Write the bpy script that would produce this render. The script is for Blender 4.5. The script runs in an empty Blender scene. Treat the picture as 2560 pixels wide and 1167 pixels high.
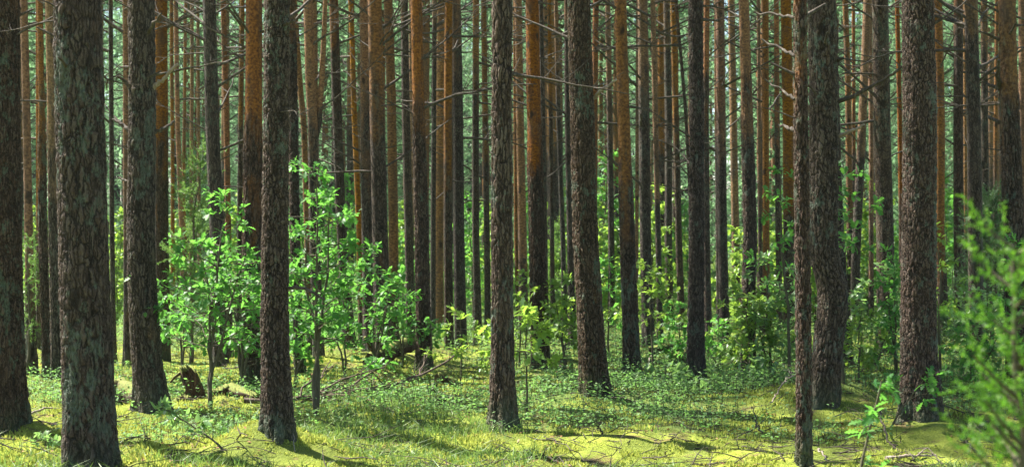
import bpy, math, random
import numpy as np
from mathutils import Vector, Matrix

# ------------------------------------------------------------------ scene, camera, light
scene = bpy.context.scene
scene.render.engine = 'CYCLES'
F = 50.0 / 36.0 * 2560.0          # focal length in photo pixels
CX, YH = 1280.0, 583.5            # principal point in photo pixels (level camera)
H = 1.7                           # eye height
cam_d = bpy.data.cameras.new('camera')
cam_d.lens = 50; cam_d.sensor_width = 36
cam_d.clip_start = 0.1; cam_d.clip_end = 2000
cam_d.dof.use_dof = True; cam_d.dof.focus_distance = 12.0; cam_d.dof.aperture_fstop = 4.2
cam = bpy.data.objects.new('camera', cam_d)
scene.collection.objects.link(cam)
cam.location = (0, 0, H); cam.rotation_euler = (math.pi / 2, 0, 0)
scene.camera = cam

SUN_EL = math.radians(56); SUN_AZ = math.radians(-60)      # behind the wood, to the left (0 = +Y, positive towards +X)
world = bpy.data.worlds.new('World'); scene.world = world; world.use_nodes = True
wn = world.node_tree; wn.nodes.clear()
sky = wn.nodes.new('ShaderNodeTexSky'); sky.sky_type = 'NISHITA'; sky.sun_disc = False
sky.sun_elevation = SUN_EL; sky.sun_rotation = SUN_AZ
bg = wn.nodes.new('ShaderNodeBackground'); bg.inputs['Strength'].default_value = 0.068
wo = wn.nodes.new('ShaderNodeOutputWorld')
wn.links.new(sky.outputs[0], bg.inputs[0]); wn.links.new(bg.outputs[0], wo.inputs[0])
sun_d = bpy.data.lights.new('sun', 'SUN'); sun_d.energy = 5.0; sun_d.angle = math.radians(0.5)
sun_d.color = (1.0, 0.95, 0.84)
sun = bpy.data.objects.new('sun', sun_d); scene.collection.objects.link(sun)
to_sun = Vector((math.sin(SUN_AZ) * math.cos(SUN_EL), math.cos(SUN_AZ) * math.cos(SUN_EL), math.sin(SUN_EL)))
sun.rotation_euler = (-to_sun).to_track_quat('-Z', 'Y').to_euler(); sun.location = (-8, 14, 30)
scene.view_settings.view_transform = 'Standard'; scene.view_settings.look = 'None'
scene.view_settings.exposure = 2.1; scene.view_settings.gamma = 1.0
scene.cycles.max_bounces = 6; scene.cycles.diffuse_bounces = 3; scene.cycles.transmission_bounces = 4

R = random.Random(11)
RS = np.random.RandomState(5)
COL = scene.collection

# ------------------------------------------------------------------ helpers
def mesh(name, verts, loops, starts, mats=(), midx=None, attrs=None, smooth=True):
    me = bpy.data.meshes.new(name)
    verts = np.asarray(verts, dtype=np.float32)
    me.vertices.add(len(verts)); me.vertices.foreach_set('co', verts.ravel())
    me.loops.add(len(loops)); me.loops.foreach_set('vertex_index', np.asarray(loops, dtype=np.int32))
    me.polygons.add(len(starts)); me.polygons.foreach_set('loop_start', np.asarray(starts, dtype=np.int32))
    if midx is not None: me.polygons.foreach_set('material_index', np.asarray(midx, dtype=np.int32))
    me.polygons.foreach_set('use_smooth', np.full(len(starts), smooth))
    for m in mats: me.materials.append(m)
    me.update(calc_edges=True)
    for k, v in (attrs or {}).items():
        v = np.asarray(v, dtype=np.float32)
        if v.ndim == 2:
            a = me.attributes.new(k, 'FLOAT_VECTOR', 'POINT'); a.data.foreach_set('vector', v.ravel())
        else:
            a = me.attributes.new(k, 'FLOAT', 'POINT'); a.data.foreach_set('value', v)
    return me

class Geo:
    """collects pieces of geometry into one mesh"""
    def __init__(s): s.v = []; s.l = []; s.c = []; s.m = []; s.n = 0
    def add(s, v, faces, k, mat=0):
        v = np.asarray(v, dtype=np.float32).reshape(-1, 3); f = np.asarray(faces, dtype=np.int64).reshape(-1, k)
        s.v.append(v); s.l.append((f + s.n).ravel()); s.c.append(np.full(len(f), k)); s.m.append(np.full(len(f), mat)); s.n += len(v)
    def tube(s, pts, rad, seg=6, mat=0, cap=True):
        v, f = tube_arrays(pts, rad, seg); s.add(v, f, 4, mat)
        if cap:
            n = len(pts)
            for ring, flip in ((0, True), (n - 1, False)):
                c = np.asarray(pts[ring]); vv = np.vstack([v[ring * seg:(ring + 1) * seg], c[None]])
                ff = [[(i + 1) % seg, i, seg] if flip else [i, (i + 1) % seg, seg] for i in range(seg)]
                s.add(vv, ff, 3, mat)
    def build(s, name, mats, smooth=True, attrs=None):
        cnt = np.concatenate(s.c); st = np.concatenate([[0], np.cumsum(cnt)[:-1]])
        return mesh(name, np.vstack(s.v), np.concatenate(s.l), st, mats, np.concatenate(s.m), attrs, smooth)

def frames(pts):
    P = np.asarray(pts, dtype=float); T = np.gradient(P, axis=0); T /= np.linalg.norm(T, axis=1, keepdims=True) + 1e-9
    ref = np.array([1.0, 0, 0]) if abs(T[0][0]) < 0.9 else np.array([0, 1.0, 0])
    U = np.zeros_like(P); V = np.zeros_like(P); u = ref
    for i in range(len(P)):
        u = u - T[i] * np.dot(u, T[i]); u = u / (np.linalg.norm(u) + 1e-9); U[i] = u; V[i] = np.cross(T[i], u)
    return P, U, V

def tube_arrays(pts, rad, seg):
    P, U, V = frames(pts); n = len(P); rad = np.asarray(rad, dtype=float)
    if rad.ndim == 1: rad = np.repeat(rad[:, None], seg, 1)
    a = np.linspace(0, 2 * np.pi, seg, endpoint=False)
    v = P[:, None, :] + rad[:, :, None] * (np.cos(a)[None, :, None] * U[:, None, :] + np.sin(a)[None, :, None] * V[:, None, :])
    i = np.arange(n - 1)[:, None] * seg; j = np.arange(seg)[None, :]; j2 = (j + 1) % seg
    f = np.stack([i + j, i + j2, i + seg + j2, i + seg + j], -1).reshape(-1, 4)
    return v.reshape(-1, 3), f

def hash2(ix, iy, s):
    h = (ix.astype(np.int64) * 374761393 + iy.astype(np.int64) * 668265263 + s * 974711) & 0x7fffffff
    h = ((h ^ (h >> 13)) * 1274126177) & 0x7fffffff
    return ((h ^ (h >> 16)) & 0xffff) / 65535.0
def noise2(x, y, s=0):
    x = np.asarray(x, dtype=float); y = np.asarray(y, dtype=float)
    ix = np.floor(x); iy = np.floor(y); fx = x - ix; fy = y - iy
    fx = fx * fx * (3 - 2 * fx); fy = fy * fy * (3 - 2 * fy)
    a = hash2(ix, iy, s); b = hash2(ix + 1, iy, s); c = hash2(ix, iy + 1, s); d = hash2(ix + 1, iy + 1, s)
    return (a * (1 - fx) + b * fx) * (1 - fy) + (c * (1 - fx) + d * fx) * fy
def fbm(x, y, s=0, o=3):
    t = 0; a = 0.5; n = 0
    for k in range(o):
        t = t + a * noise2(np.asarray(x) * 2 ** k, np.asarray(y) * 2 ** k, s + k * 17); n += a; a *= 0.5
    return t / n
def sstep(a, b, x):
    t = np.clip((np.asarray(x, dtype=float) - a) / (b - a), 0, 1); return t * t * (3 - 2 * t)

def obj(name, me, parent=None, loc=(0, 0, 0), rot=(0, 0, 0), sc=(1, 1, 1)):
    o = bpy.data.objects.new(name, me); COL.objects.link(o)
    o.location = loc; o.rotation_euler = rot; o.scale = sc
    if parent: o.parent = parent
    return o
def tag(o, label=None, cat=None, group=None, kind=None):
    if label: o['label'] = label
    if cat: o['category'] = cat
    if group: o['group'] = group
    if kind: o['kind'] = kind
    return o
def thing(name, label, cat, loc, group=None):
    return tag(obj(name, None, None, loc), label, cat, group)

def dist(yb, lift=0.0): return F * (H - lift) / (yb - YH)
def X(px, d): return (px - CX) / F * d
def Z(py, d): return H - (py - YH) / F * d

# ------------------------------------------------------------------ materials
class Mat:
    def __init__(s, name):
        s.m = bpy.data.materials.new(name); s.m.use_nodes = True; s.t = s.m.node_tree; s.t.nodes.clear()
        s.out = s.n('OutputMaterial')
    def n(s, kind, **kw):
        nd = s.t.nodes.new('ShaderNode' + kind)
        for k, v in kw.items():
            if k.startswith('i_'): nd.inputs[k[2:].replace('_', ' ')].default_value = v
            else: setattr(nd, k, v)
        return nd
    def l(s, a, b): s.t.links.new(a, b); return s
    def math(s, op, a, b=None, clamp=False):
        nd = s.n('Math', operation=op, use_clamp=clamp)
        for i, q in enumerate((a, b)):
            if q is None: continue
            if hasattr(q, 'links'): s.l(q, nd.inputs[i])
            else: nd.inputs[i].default_value = q
        return nd.outputs[0]
    def ramp(s, fac, stops, interp='LINEAR'):
        nd = s.n('ValToRGB'); nd.color_ramp.interpolation = interp; e = nd.color_ramp.elements
        while len(e) < len(stops): e.new(0.5)
        for q, (p, c) in zip(e, stops):
            q.position = p; q.color = (c[0], c[1], c[2], 1) if not isinstance(c, (int, float)) else (c, c, c, 1)
        s.l(fac, nd.inputs[0]); return nd.outputs[0]
    def mix(s, fac, a, b):
        nd = s.n('Mix', data_type='RGBA')
        for sock, q in ((nd.inputs[0], fac), (nd.inputs[6], a), (nd.inputs[7], b)):
            if hasattr(q, 'links'): s.l(q, sock)
            elif isinstance(q, (int, float)): sock.default_value = q
            else: sock.default_value = (q[0], q[1], q[2], 1)
        return nd.outputs[2]
    def noise(s, vec, scale, detail=3, rough=0.55):
        nd = s.n('TexNoise'); nd.inputs['Scale'].default_value = scale; nd.inputs['Detail'].default_value = detail
        nd.inputs['Roughness'].default_value = rough
        if vec is not None: s.l(vec, nd.inputs['Vector'])
        return nd
    def scale(s, vec, v3):
        nd = s.n('VectorMath', operation='MULTIPLY'); s.l(vec, nd.inputs[0]); nd.inputs[1].default_value = v3; return nd.outputs[0]
    def addv(s, a, b):
        nd = s.n('VectorMath', operation='ADD'); s.l(a, nd.inputs[0]); s.l(b, nd.inputs[1]); return nd.outputs[0]
    def surf(s, col, rough=0.8, spec=0.3, normal=None):
        p = s.n('BsdfPrincipled'); p.inputs['Roughness'].default_value = rough
        p.inputs['Specular IOR Level'].default_value = spec
        if hasattr(col, 'links'): s.l(col, p.inputs['Base Color'])
        else: p.inputs['Base Color'].default_value = (*col, 1)
        if normal is not None: s.l(normal, p.inputs['Normal'])
        return p.outputs[0]
    def bump(s, h, strength=0.5, distance=0.02):
        b = s.n('Bump'); b.inputs['Strength'].default_value = strength; b.inputs['Distance'].default_value = distance
        s.l(h, b.inputs['Height']); return b.outputs[0]
    def done(s, sh): s.l(sh, s.out.inputs['Surface']); return s.m

def bark_material(name, displaced, lichen=0.5):
    M = Mat(name)
    co = M.n('Attribute', attribute_name='bark_co').outputs['Vector']
    org = M.n('Attribute', attribute_name='orange').outputs['Fac']
    wob = M.noise(co, 13.0, 3, 0.6); wv = M.scale(wob.outputs['Color'], (0.060, 0.060, 0.11)); cw = M.addv(co, wv)
    # thick plates low on the trunk, split by ragged cracks
    pv = M.scale(cw, (40, 40, 9.5))
    v1 = M.n('TexVoronoi', feature='DISTANCE_TO_EDGE'); v1.inputs['Scale'].default_value = 1.0; M.l(pv, v1.inputs['Vector'])
    c1 = M.n('TexVoronoi', feature='F1'); c1.inputs['Scale'].default_value = 1.0; M.l(pv, c1.inputs['Vector'])
    v2 = M.n('TexVoronoi', feature='DISTANCE_TO_EDGE'); v2.inputs['Scale'].default_value = 1.0; M.l(M.scale(cw, (76, 76, 30)), v2.inputs['Vector'])
    ridge = M.noise(M.scale(cw, (40, 40, 4.0)), 1.0, 4, 0.62).outputs['Fac']
    fine = M.noise(M.scale(co, (85, 85, 40)), 1.0, 4, 0.7).outputs['Fac']
    flake = M.noise(M.scale(co, (32, 32, 46)), 1.0, 3, 0.6).outputs['Fac']
    vary = M.noise(co, 4.0, 3, 0.6).outputs['Fac']
    plate = M.math('ADD', M.math('MULTIPLY', M.ramp(v1.outputs['Distance'], [(0.0, 0.0), (0.12, 0.55), (0.40, 1.0)]), 0.6), M.math('MULTIPLY', M.ramp(ridge, [(0.35, 0.0), (0.62, 1.0)]), 0.45))
    pc = M.n('SeparateColor'); M.l(c1.outputs['Color'], pc.inputs[0])
    plate_col = M.ramp(M.math('ADD', M.math('MULTIPLY', pc.outputs[0], 0.55), M.math('MULTIPLY', vary, 0.5)), [(0.1, (0.042, 0.024, 0.016)), (0.42, (0.078, 0.043, 0.028)), (0.66, (0.105, 0.066, 0.046)), (0.95, (0.145, 0.110, 0.085))])
    plate_col = M.mix(M.ramp(fine, [(0.48, 0.0), (0.72, 0.7)]), plate_col, (0.155, 0.113, 0.083))
    plate_col = M.mix(M.ramp(v2.outputs['Distance'], [(0.0, 0.55), (0.10, 0.0)]), plate_col, (0.040, 0.026, 0.018))
    crack = M.math('MULTIPLY', M.ramp(v1.outputs['Distance'], [(0.0, 1.0), (0.06, 0.75), (0.17, 0.0)]), M.ramp(vary, [(0.30, 0.55), (0.62, 1.0)]))
    crack = M.math('MAXIMUM', crack, M.ramp(ridge, [(0.36, 0.9), (0.46, 0.0)]))
    plate_col = M.mix(M.math('MULTIPLY', M.ramp(v1.outputs['Distance'], [(0.13, 0.0), (0.20, 1.0), (0.34, 0.0)]), M.ramp(fine, [(0.42, 0.0), (0.66, 0.45)])), plate_col, (0.165, 0.130, 0.105))
    dark = M.mix(crack, plate_col, (0.010, 0.0065, 0.005))
    # lichen, blue green grey, in patches low down
    li = M.noise(M.scale(co, (15, 15, 10)), 1.0, 5, 0.72).outputs['Fac']; lbig = M.noise(M.scale(co, (3, 3, 1.6)), 1.0, 3, 0.6).outputs['Fac']
    lic = M.ramp(M.math('ADD', li, M.math('MULTIPLY', M.math('SUBTRACT', lbig, 0.5), 0.7)), [(0.56, 0.0), (0.63, lichen), (0.85, min(1, lichen * 1.3))])
    lic = M.math('MULTIPLY', lic, M.math('ADD', M.ramp(fine, [(0.35, 0.2), (0.6, 1.0)]), 0.0))
    dark = M.mix(lic, dark, (0.120, 0.165, 0.120))
    ft = M.n('Attribute', attribute_name='foot').outputs['Fac']
    dark = M.mix(M.ramp(M.math('MULTIPLY', ft, M.math('ADD', li, 0.25)), [(0.36, 0.0), (0.75, 0.6)]), dark, (0.085, 0.115, 0.060))
    # flaky orange bark higher up
    ocol = M.ramp(flake, [(0.28, (0.060, 0.024, 0.013)), (0.46, (0.165, 0.062, 0.016)), (0.60, (0.27, 0.106, 0.023)), (0.78, (0.36, 0.17, 0.065))])
    scars = M.noise(M.scale(co, (6, 6, 2.2)), 1.0, 3, 0.6).outputs['Fac']
    ocol = M.mix(M.ramp(scars, [(0.50, 0.0), (0.70, 0.7)]), ocol, (0.085, 0.050, 0.034))
    patch = M.noise(M.scale(co, (5, 5, 1.6)), 1.0, 4, 0.7).outputs['Fac']
    of = M.math('ADD', org, M.math('MULTIPLY', M.math('SUBTRACT', patch, 0.5), 1.9))
    of = M.ramp(of, [(0.30, 0.0), (0.70, 1.0)])
    col = M.mix(of, dark, ocol)
    kn = M.n('TexVoronoi', feature='F1'); kn.inputs['Scale'].default_value = 1.0; M.l(M.scale(cw, (4.6, 4.6, 3.0)), kn.inputs['Vector'])
    knot = M.ramp(kn.outputs['Distance'], [(0.10, 1.0), (0.19, 0.0)])
    col = M.mix(M.math('MULTIPLY', knot, 0.85), col, (0.022, 0.014, 0.010))
    oi = M.n('ObjectInfo')
    hsv = M.n('HueSaturation'); M.l(col, hsv.inputs['Color'])
    M.l(M.math('ADD', M.math('MULTIPLY', M.math('FRACT', M.math('MULTIPLY', oi.outputs['Random'], 7.3)), 0.018), 0.499), hsv.inputs['Hue'])
    M.l(M.math('ADD', M.math('MULTIPLY', M.math('FRACT', M.math('MULTIPLY', oi.outputs['Random'], 13.7)), 0.35), 0.75), hsv.inputs['Saturation'])
    M.l(M.math('ADD', M.math('MULTIPLY', oi.outputs['Random'], 0.28), 0.72), hsv.inputs['Value'])
    keep = M.math('SUBTRACT', 1.0, M.math('MULTIPLY', of, 0.75))
    h = M.math('ADD', M.math('MULTIPLY', plate, keep), M.math('MULTIPLY', fine, 0.35))
    h = M.math('ADD', h, M.math('MULTIPLY', flake, 0.18))
    if displaced:
        d = M.n('Displacement'); d.inputs['Midlevel'].default_value = 0.9; d.inputs['Scale'].default_value = 0.026
        M.l(h, d.inputs['Height']); M.l(d.outputs[0], M.out.inputs['Displacement']); M.m.displacement_method = 'BOTH'
        return M.done(M.surf(hsv.outputs[0], 0.85, 0.25))
    return M.done(M.surf(hsv.outputs[0], 0.85, 0.25, M.bump(h, 0.9, 0.02)))

def wood_material(name, a, b, c, sc=(30, 30, 3), rough=0.85, mossy=False):
    M = Mat(name); tc = M.n('TexCoord').outputs['Object']
    n1 = M.noise(M.scale(tc, sc), 1.0, 4, 0.65).outputs['Fac']
    n2 = M.noise(tc, 6.0, 3).outputs['Fac']
    col = M.mix(M.ramp(n2, [(0.4, 0.0), (0.65, 0.7)]), M.ramp(n1, [(0.3, a), (0.55, b), (0.75, c)]), a)
    if mossy:
        nz = M.n('SeparateXYZ'); M.l(M.n('NewGeometry').outputs['Normal'], nz.inputs[0])
        mf = M.math('ADD', nz.outputs[2], M.math('MULTIPLY', M.noise(tc, 9.0, 4, 0.7).outputs['Fac'], 1.6))
        col = M.mix(M.ramp(M.math('MULTIPLY', mf, 0.5), [(0.55, 0.0), (0.72, 0.9)]), col, M.ramp(M.noise(tc, 60.0, 3, 0.7).outputs['Fac'], [(0.3, (0.06, 0.08, 0.015)), (0.7, (0.22, 0.24, 0.05))]))
    return M.done(M.surf(col, rough, 0.25, M.bump(n1, 0.7, 0.015)))

def leaf_material(name, stops, trans, tfac=0.5, rough=0.45, spec=0.5):
    M = Mat(name); g = M.n('NewGeometry'); oi = M.n('ObjectInfo')
    r = M.math('ADD', M.math('MULTIPLY', g.outputs['Random Per Island'], 0.8), M.math('MULTIPLY', oi.outputs['Random'], 0.2))
    col = M.ramp(r, stops)
    p = M.surf(col, rough, spec)
    t = M.n('BsdfTranslucent'); tcol = M.mix(0.6, col, trans); M.l(tcol, t.inputs['Color'])
    ms = M.n('MixShader'); ms.inputs[0].default_value = tfac
    M.l(p, ms.inputs[1]); M.l(t.outputs[0], ms.inputs[2]); return M.done(ms.outputs[0])

M_bark_near = bark_material('pine_bark_thick', True, 0.75)
M_bark = bark_material('pine_bark', False, 0.35)
M_dead = wood_material('dead_branch_wood', (0.035, 0.027, 0.020), (0.075, 0.060, 0.046), (0.19, 0.165, 0.135), (40, 40, 8))
M_branch = wood_material('fallen_branch_bark', (0.05, 0.034, 0.024), (0.12, 0.085, 0.06), (0.24, 0.19, 0.145), (40, 40, 20))
M_twig = wood_material('young_bark', (0.06, 0.05, 0.03), (0.10, 0.09, 0.055), (0.16, 0.14, 0.09), (60, 60, 12))
M_rot = wood_material('rotten_wood', (0.018, 0.010, 0.007), (0.062, 0.030, 0.018), (0.15, 0.085, 0.052), (60, 60, 5), mossy=True)
M_log = wood_material('weathered_log', (0.035, 0.026, 0.016), (0.095, 0.064, 0.042), (0.19, 0.15, 0.11), (22, 38, 38), mossy=True)
M_grey = wood_material('bleached_sunlit_wood', (0.16, 0.12, 0.09), (0.30, 0.25, 0.21), (0.48, 0.43, 0.38), (40, 40, 10))  # grey of fallen sticks; on trunk branches the paleness is painted sunlight
M_needle = leaf_material('pine_needles', [(0.0, (0.045, 0.105, 0.050)), (0.5, (0.085, 0.165, 0.078)), (1.0, (0.15, 0.24, 0.115))], (0.32, 0.56, 0.27), 0.6, 0.5, 0.35)
M_oak = leaf_material('oak_leaves', [(0.0, (0.028, 0.105, 0.032)), (0.5, (0.062, 0.185, 0.042)), (1.0, (0.14, 0.29, 0.05))], (0.19, 0.50, 0.06), 0.55, 0.48, 0.35)
M_oak_pale = leaf_material('pale_sunlit_leaves', [(0.0, (0.08, 0.18, 0.06)), (1.0, (0.20, 0.32, 0.12))], (0.32, 0.55, 0.12), 0.5, 0.35, 0.6)  # paler than the plain oak green: sunlight on the leaves put into the colour
M_oak_yellow = leaf_material('yellow_green_oak_leaves', [(0.0, (0.07, 0.16, 0.03)), (1.0, (0.17, 0.28, 0.05))], (0.36, 0.55, 0.06), 0.55, 0.4, 0.6)
M_jun = leaf_material('juniper_needles', [(0.0, (0.050, 0.110, 0.035)), (0.5, (0.085, 0.170, 0.045)), (1.0, (0.15, 0.24, 0.06))], (0.25, 0.45, 0.08), 0.45, 0.5, 0.4)
M_jun_rich = leaf_material('rich_juniper_needles', [(0.0, (0.014, 0.055, 0.012)), (0.5, (0.050, 0.135, 0.018)), (1.0, (0.16, 0.28, 0.03))], (0.18, 0.46, 0.025), 0.45, 0.5, 0.3)
M_jun_dark = leaf_material('dark_juniper_needles', [(0.0, (0.020, 0.055, 0.022)), (1.0, (0.05, 0.10, 0.035))], (0.10, 0.22, 0.05), 0.3, 0.5, 0.4)
M_bil = leaf_material('bilberry_leaves', [(0.0, (0.055, 0.135, 0.045)), (0.5, (0.105, 0.215, 0.065)), (1.0, (0.20, 0.31, 0.12))], (0.26, 0.52, 0.10), 0.5, 0.55, 0.3)
M_dry = leaf_material('dry_leaves', [(0.0, (0.09, 0.045, 0.022)), (0.5, (0.22, 0.11, 0.05)), (1.0, (0.36, 0.22, 0.12))], (0.30, 0.14, 0.05), 0.2, 0.7, 0.2)
M_grass = leaf_material('grass_blades', [(0.0, (0.055, 0.120, 0.030)), (0.6, (0.11, 0.20, 0.045)), (1.0, (0.24, 0.27, 0.09))], (0.25, 0.40, 0.07), 0.4, 0.5, 0.4)
M_moss = leaf_material('moss_shoots', [(0.0, (0.10, 0.13, 0.016)), (0.45, (0.24, 0.325, 0.045)), (1.0, (0.50, 0.55, 0.13))], (0.55, 0.55, 0.12), 0.4, 0.7, 0.2)

def ground_material():
    M = Mat('moss_ground'); tc = M.n('TexCoord').outputs['Object']
    cov = M.n('Attribute', attribute_name='cover').outputs['Fac']
    big = M.noise(tc, 0.9, 4, 0.6).outputs['Fac']; mid = M.noise(tc, 4.5, 4, 0.65).outputs['Fac']
    fine = M.noise(tc, 55, 4, 0.75).outputs['Fac']; grit = M.noise(tc, 22, 3, 0.7).outputs['Fac']
    moss = M.ramp(M.math('ADD', M.math('MULTIPLY', mid, 0.6), M.math('MULTIPLY', fine, 0.4)),
                  [(0.30, (0.11, 0.125, 0.018)), (0.48, (0.25, 0.30, 0.040)), (0.68, (0.42, 0.45, 0.085))])
    dull = M.ramp(fine, [(0.3, (0.060, 0.090, 0.016)), (0.7, (0.17, 0.205, 0.045))])
    base = M.mix(M.ramp(big, [(0.40, 0.0), (0.58, 0.85)]), moss, dull)
    litter = M.ramp(grit, [(0.3, (0.07, 0.045, 0.025)), (0.6, (0.17, 0.11, 0.06)), (0.8, (0.28, 0.20, 0.12))])
    lf = M.ramp(M.noise(tc, 2.6, 5, 0.75).outputs['Fac'], [(0.53, 0.0), (0.62, 0.85)])
    col = M.mix(lf, base, litter)
    col = M.mix(cov, col, M.ramp(fine, [(0.3, (0.045, 0.085, 0.025)), (0.7, (0.13, 0.20, 0.06))]))
    h = M.math('ADD', M.math('MULTIPLY', mid, 1.2), M.math('ADD', M.math('MULTIPLY', fine, 0.6), M.math('MULTIPLY', grit, 0.6)))
    return M.done(M.surf(col, 0.95, 0.1, M.bump(h, 1.0, 0.04)))
M_ground = ground_material()

# ------------------------------------------------------------------ catalogue of the trunks in the photograph
# (centre line in photo pixels from the top of the frame to the ground), width at eye level, width at the base,
# photo row above which the bark turns orange, label
T = []
def P_(pts, w, wb, oy, label, lift=0.0, forks=None): T.append(dict(pts=pts, w=w, wb=wb, oy=oy, label=label, lift=lift, forks=forks))
P_([(-2,0),(0,300),(2,583),(8,850),(12,1085)], 96, 128, -400, 'dark thick pine cut off by the left picture edge, pale green lichen at its foot', .08)
P_([(60,0),(66,300),(72,583),(77,760),(81,935)], 25, 33, 700, 'slender orange pine between the thick pine at the left edge and the largest pine')
P_([(93,0),(96,583),(97,880)], 11, 14, 500, 'very thin brown pine squeezed between two orange pines at the left')
P_([(100,0),(106,583),(117,942)], 22, 28, 300, 'left one of the close pair of reddish pines just left of the largest pine')
P_([(122,0),(134,583),(141,950)], 27, 32, 350, 'right one of the close pair of reddish pines, half hidden behind the largest pine')
P_([(194,0),(202,300),(209,583),(216,850),(226,1185)], 122, 142, -600, 'largest and nearest pine with coarse dark bark and blue-green lichen, left of centre left', .0)
P_([(275,0),(280,583),(286,912)], 12, 17, -100, 'thin brown pole-like pine just right of the largest pine')
P_([(313,0),(315,400),(317,700),(318,918)], 15, 22, 560, 'slim bright orange pine peeping out left of the pine with broken branch stubs')
P_([(353,0),(355,300),(352,583),(355,700),(368,900),(384,1030)], 67, 96, -500, 'stout dark pine with paired broken branch stubs, its foot bending right', .05)
P_([(402,0),(404,300),(404,583),(408,900)], 36, 36, 330, 'reddish brown pine standing directly behind the pine with paired branch stubs')
P_([(523,0),(531,300),(543,583),(552,918)], 36, 46, -150, 'grey-brown pine with many thin dead branches rising behind the left oak sapling')
P_([(558,0),(566,300),(571,583),(575,890)], 15, 20, 620, 'thin orange pine right beside the grey-brown pine above the left oak sapling')
P_([(606,0),(601,400),(598,880)], 13, 18, 200, 'thin brown pine between the slim orange pine and the wide orange-topped pine')
P_([(635,0),(634,300),(631,583),(630,968)], 49, 58, 330, 'broad pine with orange upper bark standing left behind the front brown pine', .03)
P_([(692,0),(690,300),(687,583),(687,850),(696,1105)], 64, 92, -500, 'big brown front pine with a moss hummock at its foot and a bright left rim', .1)
P_([(728,0),(734,400),(740,700),(751,942)], 25, 33, -100, 'dark thin pine tucked behind the right edge of the big brown front pine')
P_([(734,0),(748,200),(760,320),(768,583),(776,890)], 16, 20, 640, 'thin orange pine leaning to the right beside the forked pine')
P_([(770,0),(776,200),(783,320),(786,583),(797,910)], 27, 36, 300, 'forked pine whose second stem splits off to the right', 0, [[(787,345),(796,310),(804,200),(810,80),(816,-60)]])
P_([(786,0),(790,300),(792,583),(793,860)], 13, 17, 700, 'slim orange pine seen through the fork of the forked pine')
P_([(834,0),(841,250),(850,500),(858,650),(877,880)], 25, 33, 60, 'dark brown slightly leaning pine with whorls of dead branches right of the forked pine')
P_([(877,0),(886,300),(898,583),(905,866)], 14, 18, 700, 'thin bright orange pine left of the tightly touching pair of pines')
P_([(912,0),(915,300),(919,583),(924,895)], 30, 36, 260, 'left pine of the tightly touching dark pair in the left middle')
P_([(937,0),(943,300),(950,583),(958,903)], 39, 48, 230, 'right pine of the tightly touching dark pair in the left middle')
P_([(970,0),(979,250),(984,583),(986,868)], 25, 28, 640, 'golden orange smooth pine immediately right of the tightly touching pair')
P_([(1010,0),(1015,300),(1022,583),(1027,850)], 22, 26, -100, 'greenish grey pine behind the golden orange pine')
P_([(1026,0),(1030,583),(1034,800)], 10, 13, 560, 'hair-thin orange pine behind the greenish grey one')
P_([(1040,0),(1046,250),(1054,583),(1061,928)], 35, 44, 200, 'pine with orange top and dark lower trunk standing left of the red pair', .02)
P_([(1086,0),(1085,300),(1083,583),(1082,840)], 13, 16, 0, 'thin dark pine behind and left of the bright reddish pine')
P_([(1105,0),(1101,250),(1097,583),(1097,830)], 23, 28, 760, 'bright reddish orange pine, left one of the red pair')
P_([(1122,0),(1120,300),(1120,583),(1123,885)], 22, 28, 350, 'duller brown pine with a bright left rim, right one of the red pair')
P_([(1139,0),(1144,250),(1147,583),(1153,878)], 29, 37, 60, 'dark pine with upward dead branches right of the red pair')
P_([(1190,0),(1189,300),(1189,583),(1196,866)], 18, 26, 160, 'slender brown pine left of the lichen-flecked centre pine, dark towards its base')
P_([(1209,0),(1213,300),(1217,583),(1220,835)], 15, 19, 300, 'thin pine squeezed against the left edge of the centre pine')
P_([(1256,0),(1254,300),(1255,583),(1256,850),(1258,1060)], 52, 72, -500, 'straight grey-brown pine nearest the middle of the picture, pale left rim', .04)
P_([(1295,0),(1300,300),(1306,583),(1309,840)], 21, 32, 640, 'orange pine right behind the straight centre pine')
P_([(1287,100),(1290,583),(1296,820)], 10, 13, 640, 'very thin orange pine showing in the gap right of the centre pine')
P_([(1330,0),(1335,300),(1342,583),(1347,760),(1353,925)], 42, 58, 330, 'reddish topped pine on a moss mound, between the centre pine and the stout leaning one', .06)
P_([(1352,0),(1357,300),(1362,583),(1366,862)], 13, 17, -100, 'thin dark pine hugging the reddish topped pine')
P_([(1373,0),(1377,300),(1380,583),(1382,835)], 11, 14, 200, 'thin brown pole seen in the open gap left of the stout leaning pine')
P_([(1390,0),(1396,300),(1407,583),(1412,830)], 12, 15, 120, 'second thin brown pole in the gap, curving, nearest the stout leaning pine')
P_([(1418,0),(1420,300),(1426,583),(1431,880)], 17, 24, -100, 'dark thin pine against the left edge of the stout leaning pine')
P_([(1446,0),(1456,300),(1463,583),(1476,800),(1488,995)], 62, 84, -400, 'stout reddish brown pine leaning slightly, green lichen on the right of its foot', .07)
P_([(1490,0),(1486,300),(1484,583),(1484,850)], 17, 20, 500, 'orange pine half hidden behind the right edge of the stout leaning pine')
P_([(1519,0),(1524,300),(1528,583),(1530,815)], 16, 20, 260, 'thin brown pine between the stout leaning pine and the mottled orange pine')
P_([(1551,0),(1559,300),(1568,583),(1574,760),(1581,938)], 38, 52, 420, 'mottled orange pine with a dark ridged foot, right of the stout leaning pine', .04)
P_([(1594,0),(1593,300),(1592,583),(1590,850)], 9, 12, 700, 'narrow orange strip of a pine between two brown ones')
P_([(1607,0),(1610,300),(1613,583),(1621,874)], 28, 36, 130, 'brown pine with an upright dead stub, right of the mottled orange pine')
P_([(1632,0),(1638,300),(1645,583),(1651,877)], 14, 19, 420, 'slim brown pine standing alone behind the yellow-green sapling')
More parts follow.
